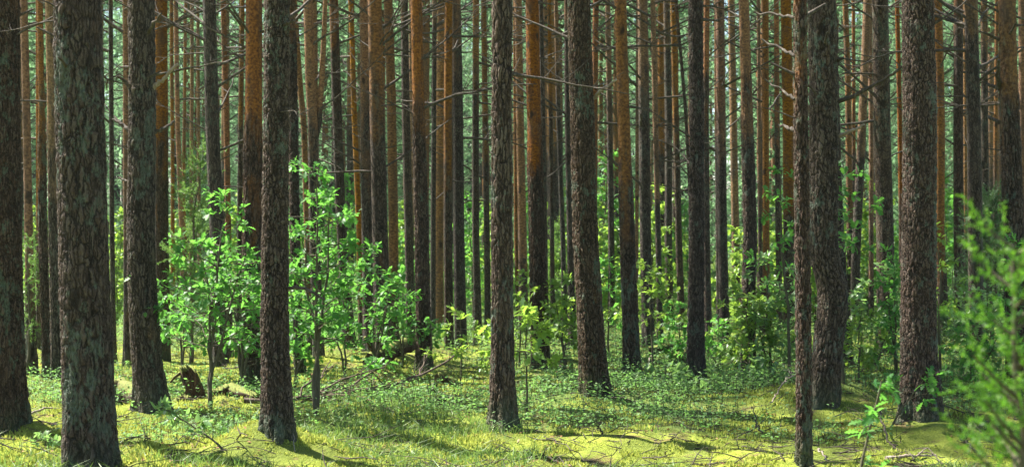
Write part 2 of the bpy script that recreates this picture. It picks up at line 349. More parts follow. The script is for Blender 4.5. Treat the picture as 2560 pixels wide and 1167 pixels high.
P_([(1667,0),(1671,300),(1671,583),(1675,815)], 19, 25, 0, 'purplish brown pine in the right middle')
P_([(1682,0),(1689,300),(1696,583),(1705,825)], 17, 23, 250, 'pine touching the purplish brown one on its right side')
P_([(1692,20),(1712,250),(1726,500),(1738,700),(1748,858)], 9, 12, -100, 'thin dark dead-looking pole leaning behind the grey-green trunk')
P_([(1739,0),(1742,300),(1742,583),(1740,800),(1740,955)], 38, 54, -500, 'grey-green scaly pine with straight dark trunk in the right middle', .04)
P_([(1767,0),(1765,300),(1767,583),(1770,878)], 16, 30, 200, 'orange-topped pine close behind the right edge of the grey-green scaly pine')
P_([(1790,0),(1792,300),(1795,583),(1797,830)], 12, 16, 300, 'thin pine just left of the pine with glowing orange top')
P_([(1800,0),(1803,300),(1806,583),(1812,855)], 24, 30, 300, 'pine with glowing orange top and bare brown lower trunk right of the scaly pine')
P_([(1829,0),(1834,300),(1839,583),(1842,810)], 20, 25, 620, 'orange pine between two brown ones on the right, splitting light on its left edge')
P_([(1860,0),(1868,300),(1876,583),(1871,760),(1871,943)], 34, 46, 200, 'brown pine with a mossy dark lower half rising behind the right oak thicket')
P_([(1896,0),(1900,583),(1902,830)], 10, 14, 500, 'thin orange pine behind the right oak thicket, left of the brighter slim one')
P_([(1914,0),(1913,300),(1914,583),(1916,850)], 17, 21, 650, 'slim bright orange pine rising above the right oak thicket')
P_([(1940,0),(1942,300),(1945,583),(1948,830)], 14, 18, 300, 'thin brown pine right of the slim bright orange one over the thicket')
P_([(1965,0),(1972,300),(1974,583),(1975,868)], 29, 34, 450, 'orange-brown pine directly left of the thin foreground pine')
P_([(2000,0),(2002,300),(2006,583),(2008,850),(2009,1148)], 38, 44, -60, 'thin reddish foreground pine with flaky bark and a sharp foot in the moss', .02)
P_([(2055,0),(2060,300),(2058,583),(2062,650),(2082,715),(2084,775),(2072,850),(2065,930),(2063,1018)], 74, 80, -500, 'pine with a swollen crooked bend at shoulder height, bright left rim', .05)
P_([(2080,0),(2086,300),(2096,583),(2112,780),(2124,953)], 25, 34, -100, 'dark pine close behind the crooked pine, leaning right at the base')
P_([(2113,0),(2120,200),(2125,583),(2128,815)], 16, 20, 500, 'orange-brown pine in the gap right of the crooked pine')
P_([(2132,30),(2134,300),(2137,583),(2138,805)], 10, 13, 350, 'thin brown companion in the gap right of the crooked pine')
P_([(2168,0),(2158,250),(2146,500),(2139,640),(2138,830)], 22, 29, 340, 'orange pine leaning to the left below, between the crooked pine and the dark tall pine')
P_([(2176,200),(2177,583),(2178,820)], 12, 16, 580, 'slim orange pine against the left side of the dark tall pine')
P_([(2200,0),(2206,300),(2213,583),(2216,885)], 44, 54, -300, 'dark tall pine between the crooked pine and the very thick right pine', .02)
P_([(2244,0),(2250,300),(2254,583),(2256,820)], 13, 17, 520, 'thin orange pine left of the very thick right pine')
P_([(2293,0),(2298,300),(2297,583),(2297,800),(2304,1062)], 83, 116, -600, 'very thick dark ridged pine on the right with a wide flaring foot', .06)
P_([(2345,0),(2350,300),(2347,583),(2360,843)], 24, 29, 620, 'orange pine directly right of the very thick right pine')
P_([(2395,0),(2397,300),(2398,583),(2400,838)], 25, 30, -50, 'brown pine with curved dead branches, left one of two side by side at the right')
P_([(2411,0),(2413,583),(2415,815)], 10, 13, 560, 'very thin orange pine between the two brown ones at the right')
P_([(2427,0),(2434,300),(2438,583),(2446,905)], 36, 44, -50, 'brown pine with dead stubs, right one of the two side by side at the right', .02)
P_([(2460,0),(2460,300),(2463,583),(2466,830)], 19, 23, 80, 'slender brown pine rising out of the dark juniper at the right')
P_([(2490,90),(2490,583),(2492,815)], 10, 13, 420, 'very thin pine behind the dark juniper at the right')
P_([(2515,0),(2523,300),(2534,583),(2546,985)], 49, 60, 90, 'pine with black branch scars behind the blurred juniper at the right', .03)
P_([(2553,0),(2556,300),(2558,583),(2560,860)], 20, 24, 640, 'orange pine cut by the right edge of the picture')
# thin ones in the far left gap
P_([(430,240),(431,583),(432,815)], 10, 13, 700, 'thin far orange pine in the gap left of the juniper, leftmost of its cluster')
P_([(440,90),(445,300),(456,583),(460,830)], 13, 16, 660, 'second of the thin far orange pines in the gap over the juniper')
P_([(462,200),(458,400),(460,583),(462,800)], 9, 12, 660, 'faint far orange pine standing close to the second in the gap over the juniper')
P_([(480,230),(479,583),(480,805)], 10, 13, 660, 'far orange pine above the top of the juniper, left of the grey-brown pine')
P_([(495,270),(497,583),(498,800)], 9, 12, 660, 'rightmost far orange pine of the cluster left of the grey-brown pine')

for t in T:
    t['d'] = dist(t['pts'][-1][1], t['lift']); d = t['d']
    t['x'] = X(t['pts'][-1][0], d); t['R'] = 0.5 * t['w'] / F * d; t['Rb'] = 0.5 * t['wb'] / F * d

# ------------------------------------------------------------------ ground
MX = np.array([t['x'] for t in T]); MY = np.array([t['d'] for t in T])
MH = np.array([max(t['lift'], 0.03) for t in T]); MR = np.array([0.22 + t['Rb'] * 2.2 for t in T])
HUM = []   # moss hummocks away from trunks: x, y, height, radius
for px, py, hh, rr in ((640,1130,.17,.34),(770,1105,.08,.28),(95,1100,.11,.5),(10,1150,.14,.35),(470,960,.12,.45),(560,1020,.10,.4),(880,965,.12,.45),(960,945,.14,.40),
                       (1540,1005,.07,.55),(1420,930,.10,.55),(2010,1010,.13,.8),(2190,960,.20,.7),(2120,1010,.10,.35),(2400,1075,.12,.7),(1880,1015,.06,.8),(1000,1020,.05,.7),
                       (330,1150,.12,.3),(620,935,.12,.4),(2420,930,.18,.8),(1700,1070,.05,.6),(1180,1010,.05,.5),(860,1075,.05,.45)):
    d = dist(py); HUM.append((X(px, d), d, hh, rr))
HUM = np.array(HUM)
def gz(x, y):
    x = np.asarray(x, dtype=float); y = np.asarray(y, dtype=float)
    r = np.hypot(x, y)
    z = (fbm(x * 0.45 + 7, y * 0.45, 3, 3) - 0.5) * 0.16 + (fbm(x * 1.7, y * 1.7, 9, 3) - 0.5) * 0.12 + (fbm(x * 5.0, y * 5.0, 19, 2) - 0.5) * 0.06 * sstep(30, 16, r)
    z = z * sstep(2, 7, r) - 0.02
    z += (fbm(x * 0.02, y * 0.02, 31, 2) - 0.5) * 3.0 * sstep(45, 220, r)
    near = r < 60
    if np.ndim(z) == 0:
        z += float(np.sum(MH * np.exp(-((x - MX) ** 2 + (y - MY) ** 2) / (MR ** 2)))) + float(np.sum(HUM[:, 2] * np.exp(-((x - HUM[:, 0]) ** 2 + (y - HUM[:, 1]) ** 2) / HUM[:, 3] ** 2)))
        return float(z)
    xn = x[near]; yn = y[near]; zn = np.zeros(len(xn))
    for a, b, h, q in zip(MX, MY, MH, MR): zn += h * np.exp(-((xn - a) ** 2 + (yn - b) ** 2) / (q * q))
    for a, b, h, q in HUM: zn += h * np.exp(-((xn - a) ** 2 + (yn - b) ** 2) / (q * q))
    z[near] += zn
    return z
COVER = []  # patches of bilberry and herbs: photo px, py, radius x, radius y (world metres), density
for px, py, rx, ry, w in ((1560,1000,1.3,.9,1),(1380,985,.8,.9,.8),(1650,960,1.5,1.0,1),(1840,960,1.6,1.6,1),(1800,900,2.5,2.5,1),(2440,960,1.6,1.3,1.2),(2420,1020,.8,.7,.9),(1130,1020,1.1,.8,.8),
                          (1000,1040,1.0,.6,.7),(600,1085,.5,.5,.8),(480,1075,.5,.5,.5),(200,960,1.5,1.2,.6),(100,990,1.0,.8,.5),(1550,900,2.5,2.5,.8),(1900,985,1.0,.8,.8),(1420,1060,.7,.5,.7),(1650,1040,1.0,.5,.8),(1780,1070,.6,.4,.6),(380,1120,.4,.3,.6),(2060,1090,.6,.4,.5),(820,1000,.8,.8,.7),(700,985,1.2,1.2,.8),(300,985,1.0,1.2,.8),(1300,1010,.6,.6,.7),(2190,1000,.9,.7,.7),(1700,890,3,3,.8)):
    d = dist(py); COVER.append((X(px, d), d, rx, ry, w))
def cover(x, y):
    c = np.zeros_like(np.asarray(x, dtype=float))
    for a, b, rx, ry, w in COVER: c = np.maximum(c, w * np.exp(-(((x - a) / rx) ** 2 + ((y - b) / ry) ** 2)))
    c = np.maximum(c, 1.0 * sstep(17, 25, y) * (0.62 + 0.38 * sstep(.4, .6, fbm(x * .3, y * .3, 77))))
    return np.clip(c * (0.55 + 0.9 * fbm(x * 1.3, y * 1.3, 41)), 0, 1)
def make_ground():
    ang = np.concatenate([np.linspace(-180, -30, 40)[:-1], np.linspace(-30, 30, 620), np.linspace(30, 180, 40)[1:-1]])
    ang = np.radians(ang); rr = np.concatenate([[0.05, 1.0, 2.0], np.geomspace(3, 45, 560), np.geomspace(46, 600, 60)])
    A, Q = np.meshgrid(ang, rr); x = (Q * np.sin(A)).ravel(); y = (Q * np.cos(A)).ravel(); z = gz(x, y)
    n, m = Q.shape; i = np.arange(n - 1)[:, None] * m; j = np.arange(m)[None, :]; j2 = (j + 1) % m
    f = np.stack([i + j, i + m + j, i + m + j2, i + j2], -1).reshape(-1, 4)[:, ::-1]
    me = mesh('ground', np.stack([x, y, z], 1), f.ravel(), np.arange(len(f)) * 4, [M_ground], None, {'cover': cover(x, y)})
    return tag(obj('ground', me), 'mossy yellow-green forest floor with low hummocks between the pines', 'ground', None, 'structure')
make_ground()

# ------------------------------------------------------------------ pine crowns and dead branches (shared meshes)
def unit(v): v = np.asarray(v, dtype=float); return v / (np.linalg.norm(v) + 1e-9)
def blades(G, pos, dirs, length, width, mat, seed):
    """many single needle-tuft blades: triangles from pos along dirs"""
    rs = np.random.RandomState(seed); n = len(pos)
    side = np.cross(dirs, rs.normal(size=(n, 3))); side /= np.linalg.norm(side, axis=1, keepdims=True) + 1e-9
    L = (length * rs.uniform(.7, 1.2, n))[:, None]; W = (width * rs.uniform(.7, 1.2, n))[:, None]
    v = np.stack([pos - side * W * .5, pos + side * W * .5, pos + dirs * L * .6 + side * W * .45, pos + dirs * L], 1)
    f = np.arange(n)[:, None] * 4 + np.array([0, 1, 2, 3])[None]
    G.add(v, f, 4, mat)
def crown(seed, zb, zt, rmax, whorls, blade=0.16, bw=0.026, per=10, tufts=5):
    rs = np.random.RandomState(seed); G = Geo(); pos = []; dr = []
    for k in range(whorls):
        t = (k + rs.uniform(-.3, .3)) / whorls; z0 = zb + (zt - zb) * max(0, t)
        nb = rs.randint(3, 6); a0 = rs.uniform(0, 6.28)
        for b in range(nb):
            if rs.rand() < .12: continue
            a = a0 + 6.283 * b / nb + rs.uniform(-.4, .4)
            L = rmax * (0.45 + 0.75 * math.sin(math.pi * min(1, t * .8 + .22))) * rs.uniform(.6, 1.1) * (1 - .45 * t)
            rise = 0.15 + 0.55 * t + rs.uniform(-.2, .2)
            s = np.linspace(0, 1, 6); out = np.array([math.cos(a), math.sin(a), 0])
            p = np.outer(s * L, out) + np.outer(s * L * rise + (s ** 2) * .15 * L, [0, 0, 1]) + [0, 0, z0]
            p[1:] += rs.normal(0, .05, (5, 3)) * L
            G.tube(p, np.linspace(.022, .006, 6) * (1 + L * .2), 4, 1, False)
            for q in range(int(tufts * (0.6 + L * .35))):
                u = rs.uniform(.25, 1.0); i = min(4, int(u * 5)); w = u * 5 - i
                c = p[i] * (1 - w) + p[i + 1] * w
                off = rs.normal(0, 1, 3) * np.array([.26, .26, .13]) * (0.4 + L * .35)
                c2 = c + off
                if rs.rand() < .5: G.tube([c, (c + c2) / 2 + [0, 0, .02], c2], [.006, .005, .003], 3, 1, False)
                ax = unit(out * .5 + [0, 0, .6] + rs.normal(0, .5, 3))
                d = rs.normal(0, 1, (per, 3)); d /= np.linalg.norm(d, axis=1, keepdims=True); d = d + ax * .7
                d /= np.linalg.norm(d, axis=1, keepdims=True)
                pos.append(np.repeat(c2[None], per, 0) + ax * rs.uniform(-.1, .1, (per, 1))); dr.append(d)
    blades(G, np.vstack(pos), np.vstack(dr), blade, bw, 0, seed + 1)
    return G.build('crown', [M_needle, M_dead], False)
CROWNS = [crown(100 + i, 0.0, 9.0, 1.75, 12) for i in range(5)]        # 0 = lowest live whorl; 9 m tall
CROWN_FULL = [crown(200 + i, 0.0, 12.0, 2.1, 17, .17, .032, 11, 10) for i in range(3)]

YOUNG = [crown(220 + i, 0.0, 7.5, 1.25, 16, .15, .034, 11, 11) for i in range(3)]

def dead_branch(seed, twigs=3):
    rs = np.random.RandomState(seed); G = Geo(); n = 8; s = np.linspace(0, 1, n)
    rise = rs.uniform(.15, .75) if rs.rand() < .72 else rs.uniform(-.3, .1); curve = rs.uniform(-.45, .45)
    y = np.cumsum(rs.normal(0, .02, n)); z = rise * s + curve * (s ** 2 - s * .4) * .6 + np.cumsum(rs.normal(0, .012, n))
    p = np.stack([s, y - y[0], z - z[0]], 1); G.tube(p, np.linspace(.015, .004, n), 5, 0)
    for k in range(twigs):
        i = rs.randint(2, n - 1); L = rs.uniform(.15, .42); d = unit([rs.uniform(.3, 1), rs.uniform(-1, 1), rs.uniform(-.4, .7)])
        q = np.array([p[i] + d * L * u + np.array([0, 0, .05]) * u * u for u in np.linspace(0, 1, 4)])
        G.tube(q, np.linspace(.006, .002, 4), 4, 0)
    return G.build('dead_branch', [M_dead])
DEAD = [dead_branch(300 + i, [1, 3, 4, 6, 8][i % 5]) for i in range(16)]
def stub(seed):
    rs = np.random.RandomState(seed); G = Geo(); s = np.linspace(0, 1, 5)
    p = np.stack([s * .22, np.cumsum(rs.normal(0, .008, 5)), s * rs.uniform(-.05, .15)], 1)
    G.tube(p, np.array([.02, .015, .013, .012, .008]), 6, 0); return G.build('branch_stub', [M_dead])
STUBS = [stub(330 + i) for i in range(4)]

# ------------------------------------------------------------------ trunks of the catalogue
def trunk_mesh(t, i):
    d = t['d']; rs = np.random.RandomState(1000 + i)
    zs0 = np.array([Z(y, d) for _, y in t['pts']])[::-1]; xs0 = np.array([X(x, d) for x, _ in t['pts']])[::-1]
    ztop_seen = zs0[-1]; near = d < 17.5
    Ht = rs.uniform(18.5, 22.5); t['H'] = Ht
    step = 0.016 if near else (0.05 if d < 26 else 0.10); zb = zs0[0]
    zv = np.arange(zb - .35, ztop_seen + .4, step); zv = np.concatenate([zv, np.linspace(zv[-1] + .5, Ht, 14)])
    # centre line: smooth interpolation in the frame, fading lean above
    zz = np.clip(zv, zs0[0], zs0[-1])
    xc = np.interp(zz, zs0, xs0)
    k = max(3, int(0.22 / step)) | 1
    if len(xc) > k * 3:
        pad = np.concatenate([np.full(k, xc[0]), xc, np.full(k, xc[-1])]); xc = np.convolve(pad, np.ones(k) / k, 'same')[k:-k]
    slope = np.clip((xs0[-1] - xs0[-2]) / max(.3, zs0[-1] - zs0[-2]), -.05, .05)
    up = np.clip(zv - zs0[-1], 0, None); xc = xc + slope * up * .6
    yc = d + (np.array([noise2(z * .35, i * 3.1, 8) for z in zv]) - .5) * .05 * min(2.5, d / 12)
    hz = np.clip(zv - zb, 0, None)
    taper = 1 - 0.72 * np.clip((zv - H) / (Ht - H), -.06, 1) ** 1.1 if False else 1 - 0.55 * np.clip((zv - H) / (Ht - H), -.1, 1)
    r = t['R'] * taper; extra = max(0.0, t['Rb'] - t['R'] * (1 + .04))
    r = r + extra * np.exp(-hz / .22) * .75 + extra * np.exp(-hz / .7) * .25
    r = r + np.where(zv < zb, (zb - zv) * .25, 0)
    seg = (120 if t['R'] > .09 else 72) if near else (36 if d < 26 else 18)
    a = np.linspace(0, 2 * np.pi, seg, endpoint=False)
    lob = 1 + (0.17 * np.exp(-hz / .22))[:, None] * (np.sin(4 * a + i)[None] + .6 * np.sin(7 * a + 2.1 * i)[None]) \
        + 0.02 * np.sin(2 * a + i)[None] + 0.03 * (np.stack([noise2(zv * 2.2, np.full_like(zv, q * 5 / seg * 2 + i * 7), 5) for q in range(seg)], 1) - .5)
    rad = r[:, None] * lob
    z2 = zv[:, None].repeat(seg, 1); cs = np.cos(a)[None]; sn = np.sin(a)[None]
    v = np.stack([xc[:, None] + rad * cs - t['x'], yc[:, None] + rad * sn - d, z2 - zb], -1).reshape(-1, 3)
    off = rs.uniform(-20, 20, 3)
    bs = rs.uniform(.72, 1.2); bco = np.stack([r[:, None] * cs * bs + off[0], r[:, None] * sn * bs + off[1], z2 * bs * rs.uniform(.8, 1.15) + off[2]], -1).reshape(-1, 3)
    zo = Z(t['oy'], d)
    org = sstep(zo - 2.0, zo + 1.6, z2).reshape(-1)
    n = len(zv); ii = np.arange(n - 1)[:, None] * seg; jj = np.arange(seg)[None]; j2 = (jj + 1) % seg
    f = np.stack([ii + jj, ii + j2, ii + seg + j2, ii + seg + jj], -1).reshape(-1, 4)
    top = np.interp(Ht - 9.0, zv, xc); t['cx'] = np.interp(Ht * .55, zv, xc) - t['x']; t['zb'] = zb
    t['axis'] = (zv, xc - t['x'], r)
    V = [v]; Fc = [f]; B = [bco]; O = [org]; base = len(v)
    for fk in (t['forks'] or []):
        fx = [X(p[0], d) - t['x'] for p in fk]; fz = [Z(p[1], d) - zb for p in fk]
        s = np.linspace(0, 1, 60); ts = np.linspace(0, 1, len(fk))
        px = np.interp(s, ts, fx); pz = np.interp(s, ts, fz); pts = np.stack([px, np.full(60, .01), pz], 1)
        pts = np.vstack([pts, [[px[-1] + .2 * q, 0, pz[-1] + 1.4 * q] for q in range(1, 7)]])
        rr = np.interp(np.linspace(0, 1, len(pts)), [0, .2, 1], [t['R'] * .7, t['R'] * .62, t['R'] * .35])
        fv, ff = tube_arrays(pts, rr, seg); V.append(fv); Fc.append(ff + base); base += len(fv)
        B.append(fv + off); O.append(sstep(zo - 1.0, zo + 1.0, fv[:, 2] + zb))
    V = np.vstack(V); Fc = np.vstack(Fc)
    me = mesh('trunk', V, Fc.ravel(), np.arange(len(Fc)) * 4, [M_bark_near if near else M_bark], None,
              {'bark_co': np.vstack(B), 'orange': np.concatenate(O), 'foot': np.exp(-np.clip(V[:, 2], 0, None) / .45)})
    return me

def add_branch(tree, t, z, ang, length, me, name='dead_branch', thick=1.0):
    zv, xc, r = t['axis']; x = np.interp(z, zv, xc); rr = np.interp(z, zv, r) * .9
    o = obj(name, me, tree, (x + math.cos(ang) * rr, math.sin(ang) * rr, z - t['zb']), (0, 0, ang), (length, length * thick, length * thick))
    return o

TREES = []
for i, t in enumerate(T):
    gtree = thing('pine_tree', t['label'], 'pine tree', (t['x'], t['d'], Z(t['pts'][-1][1], t['d'])), 'pines of the forest')
    obj('trunk', trunk_mesh(t, i), gtree)
    TREES.append(gtree); d = t['d']
    cs = min(1.15, max(.55, t['R'] / .11)); cb = t['H'] - 9.0 * .95
    obj('crown', CROWNS[i % 5], gtree, (t['cx'], 0, cb - t['zb']), (0, 0, R.uniform(0, 6.28)), (cs, cs, .95))
    # dead branches, more of them higher up
    top = Z(-120, d); n = 6 if d < 13 else (9 if d < 17.5 else 15)
    if t['R'] < .08: n = 8
    for k in range(n):
        u = R.random() ** .6; z = 1.6 + (top - 1.6) * u + (.5 if d > 16 else 1.0) * (1 - u)
        if d < 17.5 and z < 2.4 and R.random() < .6: continue
        ang = R.choice((0, math.pi)) + R.uniform(-.9, .9) if R.random() < .75 else R.uniform(0, 6.28)
        if d < 17.5 and R.random() < .6: add_branch(gtree, t, z, ang, R.uniform(.5, 1.1), R.choice(STUBS), 'branch_stub')
        else: add_branch(gtree, t, z, ang, R.uniform(.45, 1.6) * (1.0 if d > 17 else .7), R.choice(DEAD))

# branches the photograph shows one by one: (tree index found by its label, pixel path, thickness px)
def find(word): return next(k for k, t in enumerate(T) if word in t['label'])
def shown_branch(word, path, th, dy=0.0, mat=None, name='dead_branch', twigs=0):
    k = find(word); t = T[k]; d = t['d']; rs = np.random.RandomState(len(path) * 7 + int(path[0][0]))
    pts = []
    for q, (px, py) in enumerate(path):
        dd = d + dy * q / (len(path) - 1); pts.append((X(px, dd) - t['x'], dd - d, Z(py, dd) - t['zb']))
    pts = np.array(pts); s = np.linspace(0, 1, len(pts)); s2 = np.linspace(0, 1, 12)
    p = np.stack([np.interp(s2, s, pts[:, a]) for a in range(3)], 1); p[1:-1] += rs.normal(0, .006, (10, 3))
    r = .5 * th / F * d; G = Geo(); G.tube(p, np.linspace(r * 1.15, r * .55, 12), 8, 0)
    for q in range(twigs):
        i = rs.randint(4, 11); L = rs.uniform(.1, .3); dv = unit([rs.uniform(-1, 1), rs.uniform(-1, 1), rs.uniform(-.6, .8)])
        G.tube([p[i], p[i] + dv * L * .5, p[i] + dv * L + [0, 0, .03]], [r * .35, r * .25, r * .12], 5, 0)
    return obj(name, G.build(name, [mat or M_dead]), TREES[k])
stubw = 'paired broken branch'
shown_branch(stubw, [(380,222),(405,200),(445,160)], 12, -.1, M_grey)
shown_branch(stubw, [(326,218),(312,203),(292,190)], 10, -.1)
shown_branch(stubw, [(328,330),(305,312),(281,299)], 10, .1)
shown_branch(stubw, [(384,332),(410,322),(436,303)], 10, .1)
shown_branch(stubw, [(366,95),(378,65),(404,34)], 9, -.35)
shown_branch(stubw, [(326,456),(310,450),(295,445)], 7, .1)
shown_branch('moss hummock at its foot', [(716,722),(745,718),(780,728),(812,748)], 8, -.2, None, 'dead_branch', 2)
shown_branch('moss hummock at its foot', [(706,68),(718,58),(736,52)], 8, -.15)
shown_branch('swollen crooked bend', [(2094,255),(2140,236),(2185,212),(2225,192),(2258,165)], 10, -.2, None, 'dead_branch', 3)
shown_branch('swollen crooked bend', [(2098,341),(2130,326),(2161,311)], 9, -.2, M_grey)
shown_branch('swollen crooked bend', [(2092,151),(2100,149),(2109,148)], 9, -.1)
shown_branch('thin reddish foreground', [(1986,140),(1955,122),(1904,98)], 8, .3)
shown_branch('thin reddish foreground', [(1986,46),(1940,36),(1884,30)], 8, .3)
shown_branch('thin reddish foreground', [(1986,248),(1960,228),(1912,198)], 7, .2)
shown_branch('thin reddish foreground', [(1986,327),(1965,316),(1944,311)], 9, .2)
shown_branch('stout reddish brown pine leaning', [(1480,246),(1510,224),(1541,199)], 9, -.3, M_grey)
shown_branch('black branch scars', [(2500,218),(2494,190),(2497,150)], 12, -.3)
shown_branch('black branch scars', [(2498,222),(2480,215),(2464,209)], 9, .1)
shown_branch('black branch scars', [(2498,306),(2482,298),(2466,290)], 10, .1)
shown_branch('dark tall pine', [(2209,190),(2222,165),(2232,135)], 6, -.3)
shown_branch('upright dead stub', [(1604,318),(1602,300),(1600,284)], 6, -.3)

# ------------------------------------------------------------------ pines farther back: copies of a few prototypes
def far_trunk(seed, oz):
    rs = np.random.RandomState(seed); zv = np.concatenate([np.linspace(-.4, 9, 60), np.linspace(9.5, 20, 14)]); seg = 14
    xc = np.cumsum(rs.normal(0, .008, len(zv))) + np.sin(zv * .25 + seed) * .06; xc -= xc[3]
    r = .125 * (1 - .6 * np.clip(zv / 20, 0, 1)) + .05 * np.exp(-np.clip(zv, 0, None) / .3)
    pts = np.stack([xc, np.zeros_like(zv), zv], 1); v, f = tube_arrays(pts, r, seg)
    off = rs.uniform(-20, 20, 3)
    return mesh('trunk', v, f.ravel(), np.arange(len(f)) * 4, [M_bark], None,
                {'bark_co': v + off, 'orange': sstep(oz - 1.5, oz + 1.5, v[:, 2])})
def tree_copy(root, kids, loc, rz, sc):
    r = root.copy(); COL.objects.link(r); r.location = loc; r.rotation_euler = (0, 0, rz); r.scale = sc
    for ch in kids:
        c = ch.copy(); COL.objects.link(c); c.parent = r
    return r
FAR_LABEL = 'thin far-off orange-brown pine standing deep in the forest behind the nearer trunks'
PROTO = []
for k, oz in enumerate((2.2, 3.5, 5.0, 1.0, 4.0, 7.0)):
    root = thing('pine_tree', FAR_LABEL, 'pine tree', (0, 0, 0), 'pines of the forest')
    obj('trunk', far_trunk(500 + k, oz), root)
    obj('crown', CROWN_FULL[k % 3], root, (0, 0, 6.2 + (k % 3) * .9), (0, 0, k * 1.3))
    for b in range(13):
        z = 2.2 + 6.5 * R.random() ** .7; ang = R.uniform(0, 6.28)
        obj('dead_branch', R.choice(DEAD), root, (math.cos(ang) * .1, math.sin(ang) * .1, z), (0, 0, ang), (R.uniform(.7, 1.5),) * 3)
    PROTO.append((root, list(root.children)))
placed = [(t['x'], t['d']) for t in T]; first = [True] * 6; nfar = 0
half = 1280 / F
for tries in range(6000):
    if nfar >= 205: break
    y = 32 + 76 * R.random() ** .9; x = R.uniform(-1.12, 1.12) * (half * y + 2.0)
    if any((x - a) ** 2 + (y - b) ** 2 < (1.25 + .012 * y) ** 2 for a, b in placed): continue
    placed.append((x, y)); k = R.randrange(6); s = R.uniform(.75, 1.15); loc = (x, y, gz(x, y)); sc = (s, s, R.uniform(.9, 1.12)); rz = R.uniform(0, 6.28)
    root, kids = PROTO[k]
    if first[k]: root.location = loc; root.rotation_euler = (0, 0, rz); root.scale = sc; first[k] = False
    else: tree_copy(root, kids, loc, rz, sc)
    nfar += 1

# young pines, green almost to the ground, between the far trunks
YL = 'young pale green pine, leafy almost to the ground, standing far back between the trunks'
YP = []
for k in range(3):
    root = thing('young_pine', YL, 'young pine', (0, 0, 0), 'young pines far back')
    zt = np.linspace(-.3, 7.6, 14); v, f = tube_arrays(np.stack([np.sin(zt * .5 + k) * .05, 0 * zt, zt], 1), np.linspace(.07, .012, 14), 8)
    obj('trunk', mesh('trunk', v, f.ravel(), np.arange(len(f)) * 4, [M_bark], None, {'bark_co': v + k * 5.0, 'orange': sstep(1, 4, v[:, 2])}), root)
    obj('crown', YOUNG[k], root, (0, 0, .5), (0, 0, k * 2.0)); YP.append((root, list(root.children)))
first = [True] * 3; ny = 0
for tries in range(4000):
    if ny >= 130: break
    y = 44 + 62 * R.random() ** .7; x = R.uniform(-1.12, 1.12) * (half * y + 2.0)
    if any((x - a) ** 2 + (y - b) ** 2 < 1.1 for a, b in placed): continue
    placed.append((x, y)); k = R.randrange(3); s = R.uniform(.55, 1.35); loc = (x, y, gz(x, y)); rz = R.uniform(0, 6.28); root, kids = YP[k]; ny += 1
    if first[k]: root.location = loc; root.rotation_euler.z = rz; root.scale = (s, s, s); first[k] = False
    else: tree_copy(root, kids, loc, rz, (s, s, s))

# the wood that closes the view: one mass of crowns and undergrowth
def far_wood():
    rs = np.random.RandomState(77); G = Geo(); pos = []; dr = []
    for k in range(1300):
        y = rs.uniform(102, 160); x = rs.uniform(-1.25, 1.25) * half * y; g = gz(x, y)
        low = rs.rand() < .45
        hh = rs.uniform(2.5, 9) if low else rs.uniform(17, 27); cb = 0.2 if low else rs.uniform(4, 10)
        if not low: G.tube([(x, y, g - .5), (x + rs.normal(0, .2), y, g + hh * .5), (x + rs.normal(0, .4), y, g + hh)], [.2, .15, .03], 6, 1, False)
        n = 90 if low else 190
        u = rs.rand(n); rr = (1.5 if low else 2.3) * (1 - u * .75) * np.sqrt(rs.rand(n)); a = rs.uniform(0, 6.28, n)
        c = np.stack([x + rr * np.cos(a), y + rr * np.sin(a), g + cb + u * (hh - cb)], 1); m = max(6, n // 9); c = c[rs.randint(0, m, n)] + rs.normal(0, .22, (n, 3))
        d = rs.normal(0, 1, (n, 3)); d[:, 2] = np.abs(d[:, 2]) * .6; d /= np.linalg.norm(d, axis=1, keepdims=True); pos.append(c); dr.append(d)
    blades(G, np.vstack(pos), np.vstack(dr), .6, .17, 0, 9)
    return tag(obj('far_wood', G.build('far_wood', [M_needle, M_bark], False)), 'mass of pale green pine crowns closing the view behind all the trunks', 'forest', None, 'stuff')
far_wood()

# ------------------------------------------------------------------ leaves
def oak_leaf():
    t = np.array([0, .10, .22, .32, .44, .55, .68, .78, .90, 1.0]); w = np.array([.01, .04, .17, .07, .27, .11, .32, .14, .16, .0])
    mid = np.stack([t, 0 * t, -.18 * t * t], 1); L = mid + np.stack([0 * t + .03, w, .22 * w], 1); Rr = mid + np.stack([0 * t + .03, -w, .22 * w], 1)
    v = np.vstack([mid, L, Rr]); n = len(t); f = []
    for i in range(n - 1): f += [[i, i + 1, n + i + 1, n + i], [i + 1, i, 2 * n + i, 2 * n + i + 1]]
    return v, np.array(f)
def oval_leaf():
    t = np.array([0, .3, .65, 1.0]); w = np.array([0.02, .22, .2, 0.0]); mid = np.stack([t, 0 * t, -.12 * t * t], 1)
    L = mid + np.stack([0 * t, w, .2 * w], 1); Rr = mid + np.stack([0 * t, -w, .2 * w], 1); v = np.vstack([mid, L, Rr]); n = 4; f = []
    for i in range(3): f += [[i, i + 1, n + i + 1, n + i], [i + 1, i, 2 * n + i, 2 * n + i + 1]]
    return v, np.array(f)
def scatter_leaves(G, tmpl, pos, fwd, upv, size, mat=0):
    v, f = tmpl; pos = np.asarray(pos); fwd = np.asarray(fwd, dtype=float); n = len(pos)
    fwd = fwd / (np.linalg.norm(fwd, axis=1, keepdims=True) + 1e-9); sd = np.cross(upv, fwd); sd /= np.linalg.norm(sd, axis=1, keepdims=True) + 1e-9
    up = np.cross(fwd, sd); size = np.asarray(size)[:, None, None]
    V = pos[:, None] + size * (v[None, :, 0:1] * fwd[:, None] + v[None, :, 1:2] * sd[:, None] + v[None, :, 2:3] * up[:, None])
    FF = f[None] + (np.arange(n) * len(v))[:, None, None]
    G.add(V.reshape(-1, 3), FF.reshape(-1, f.shape[1]), f.shape[1], mat)
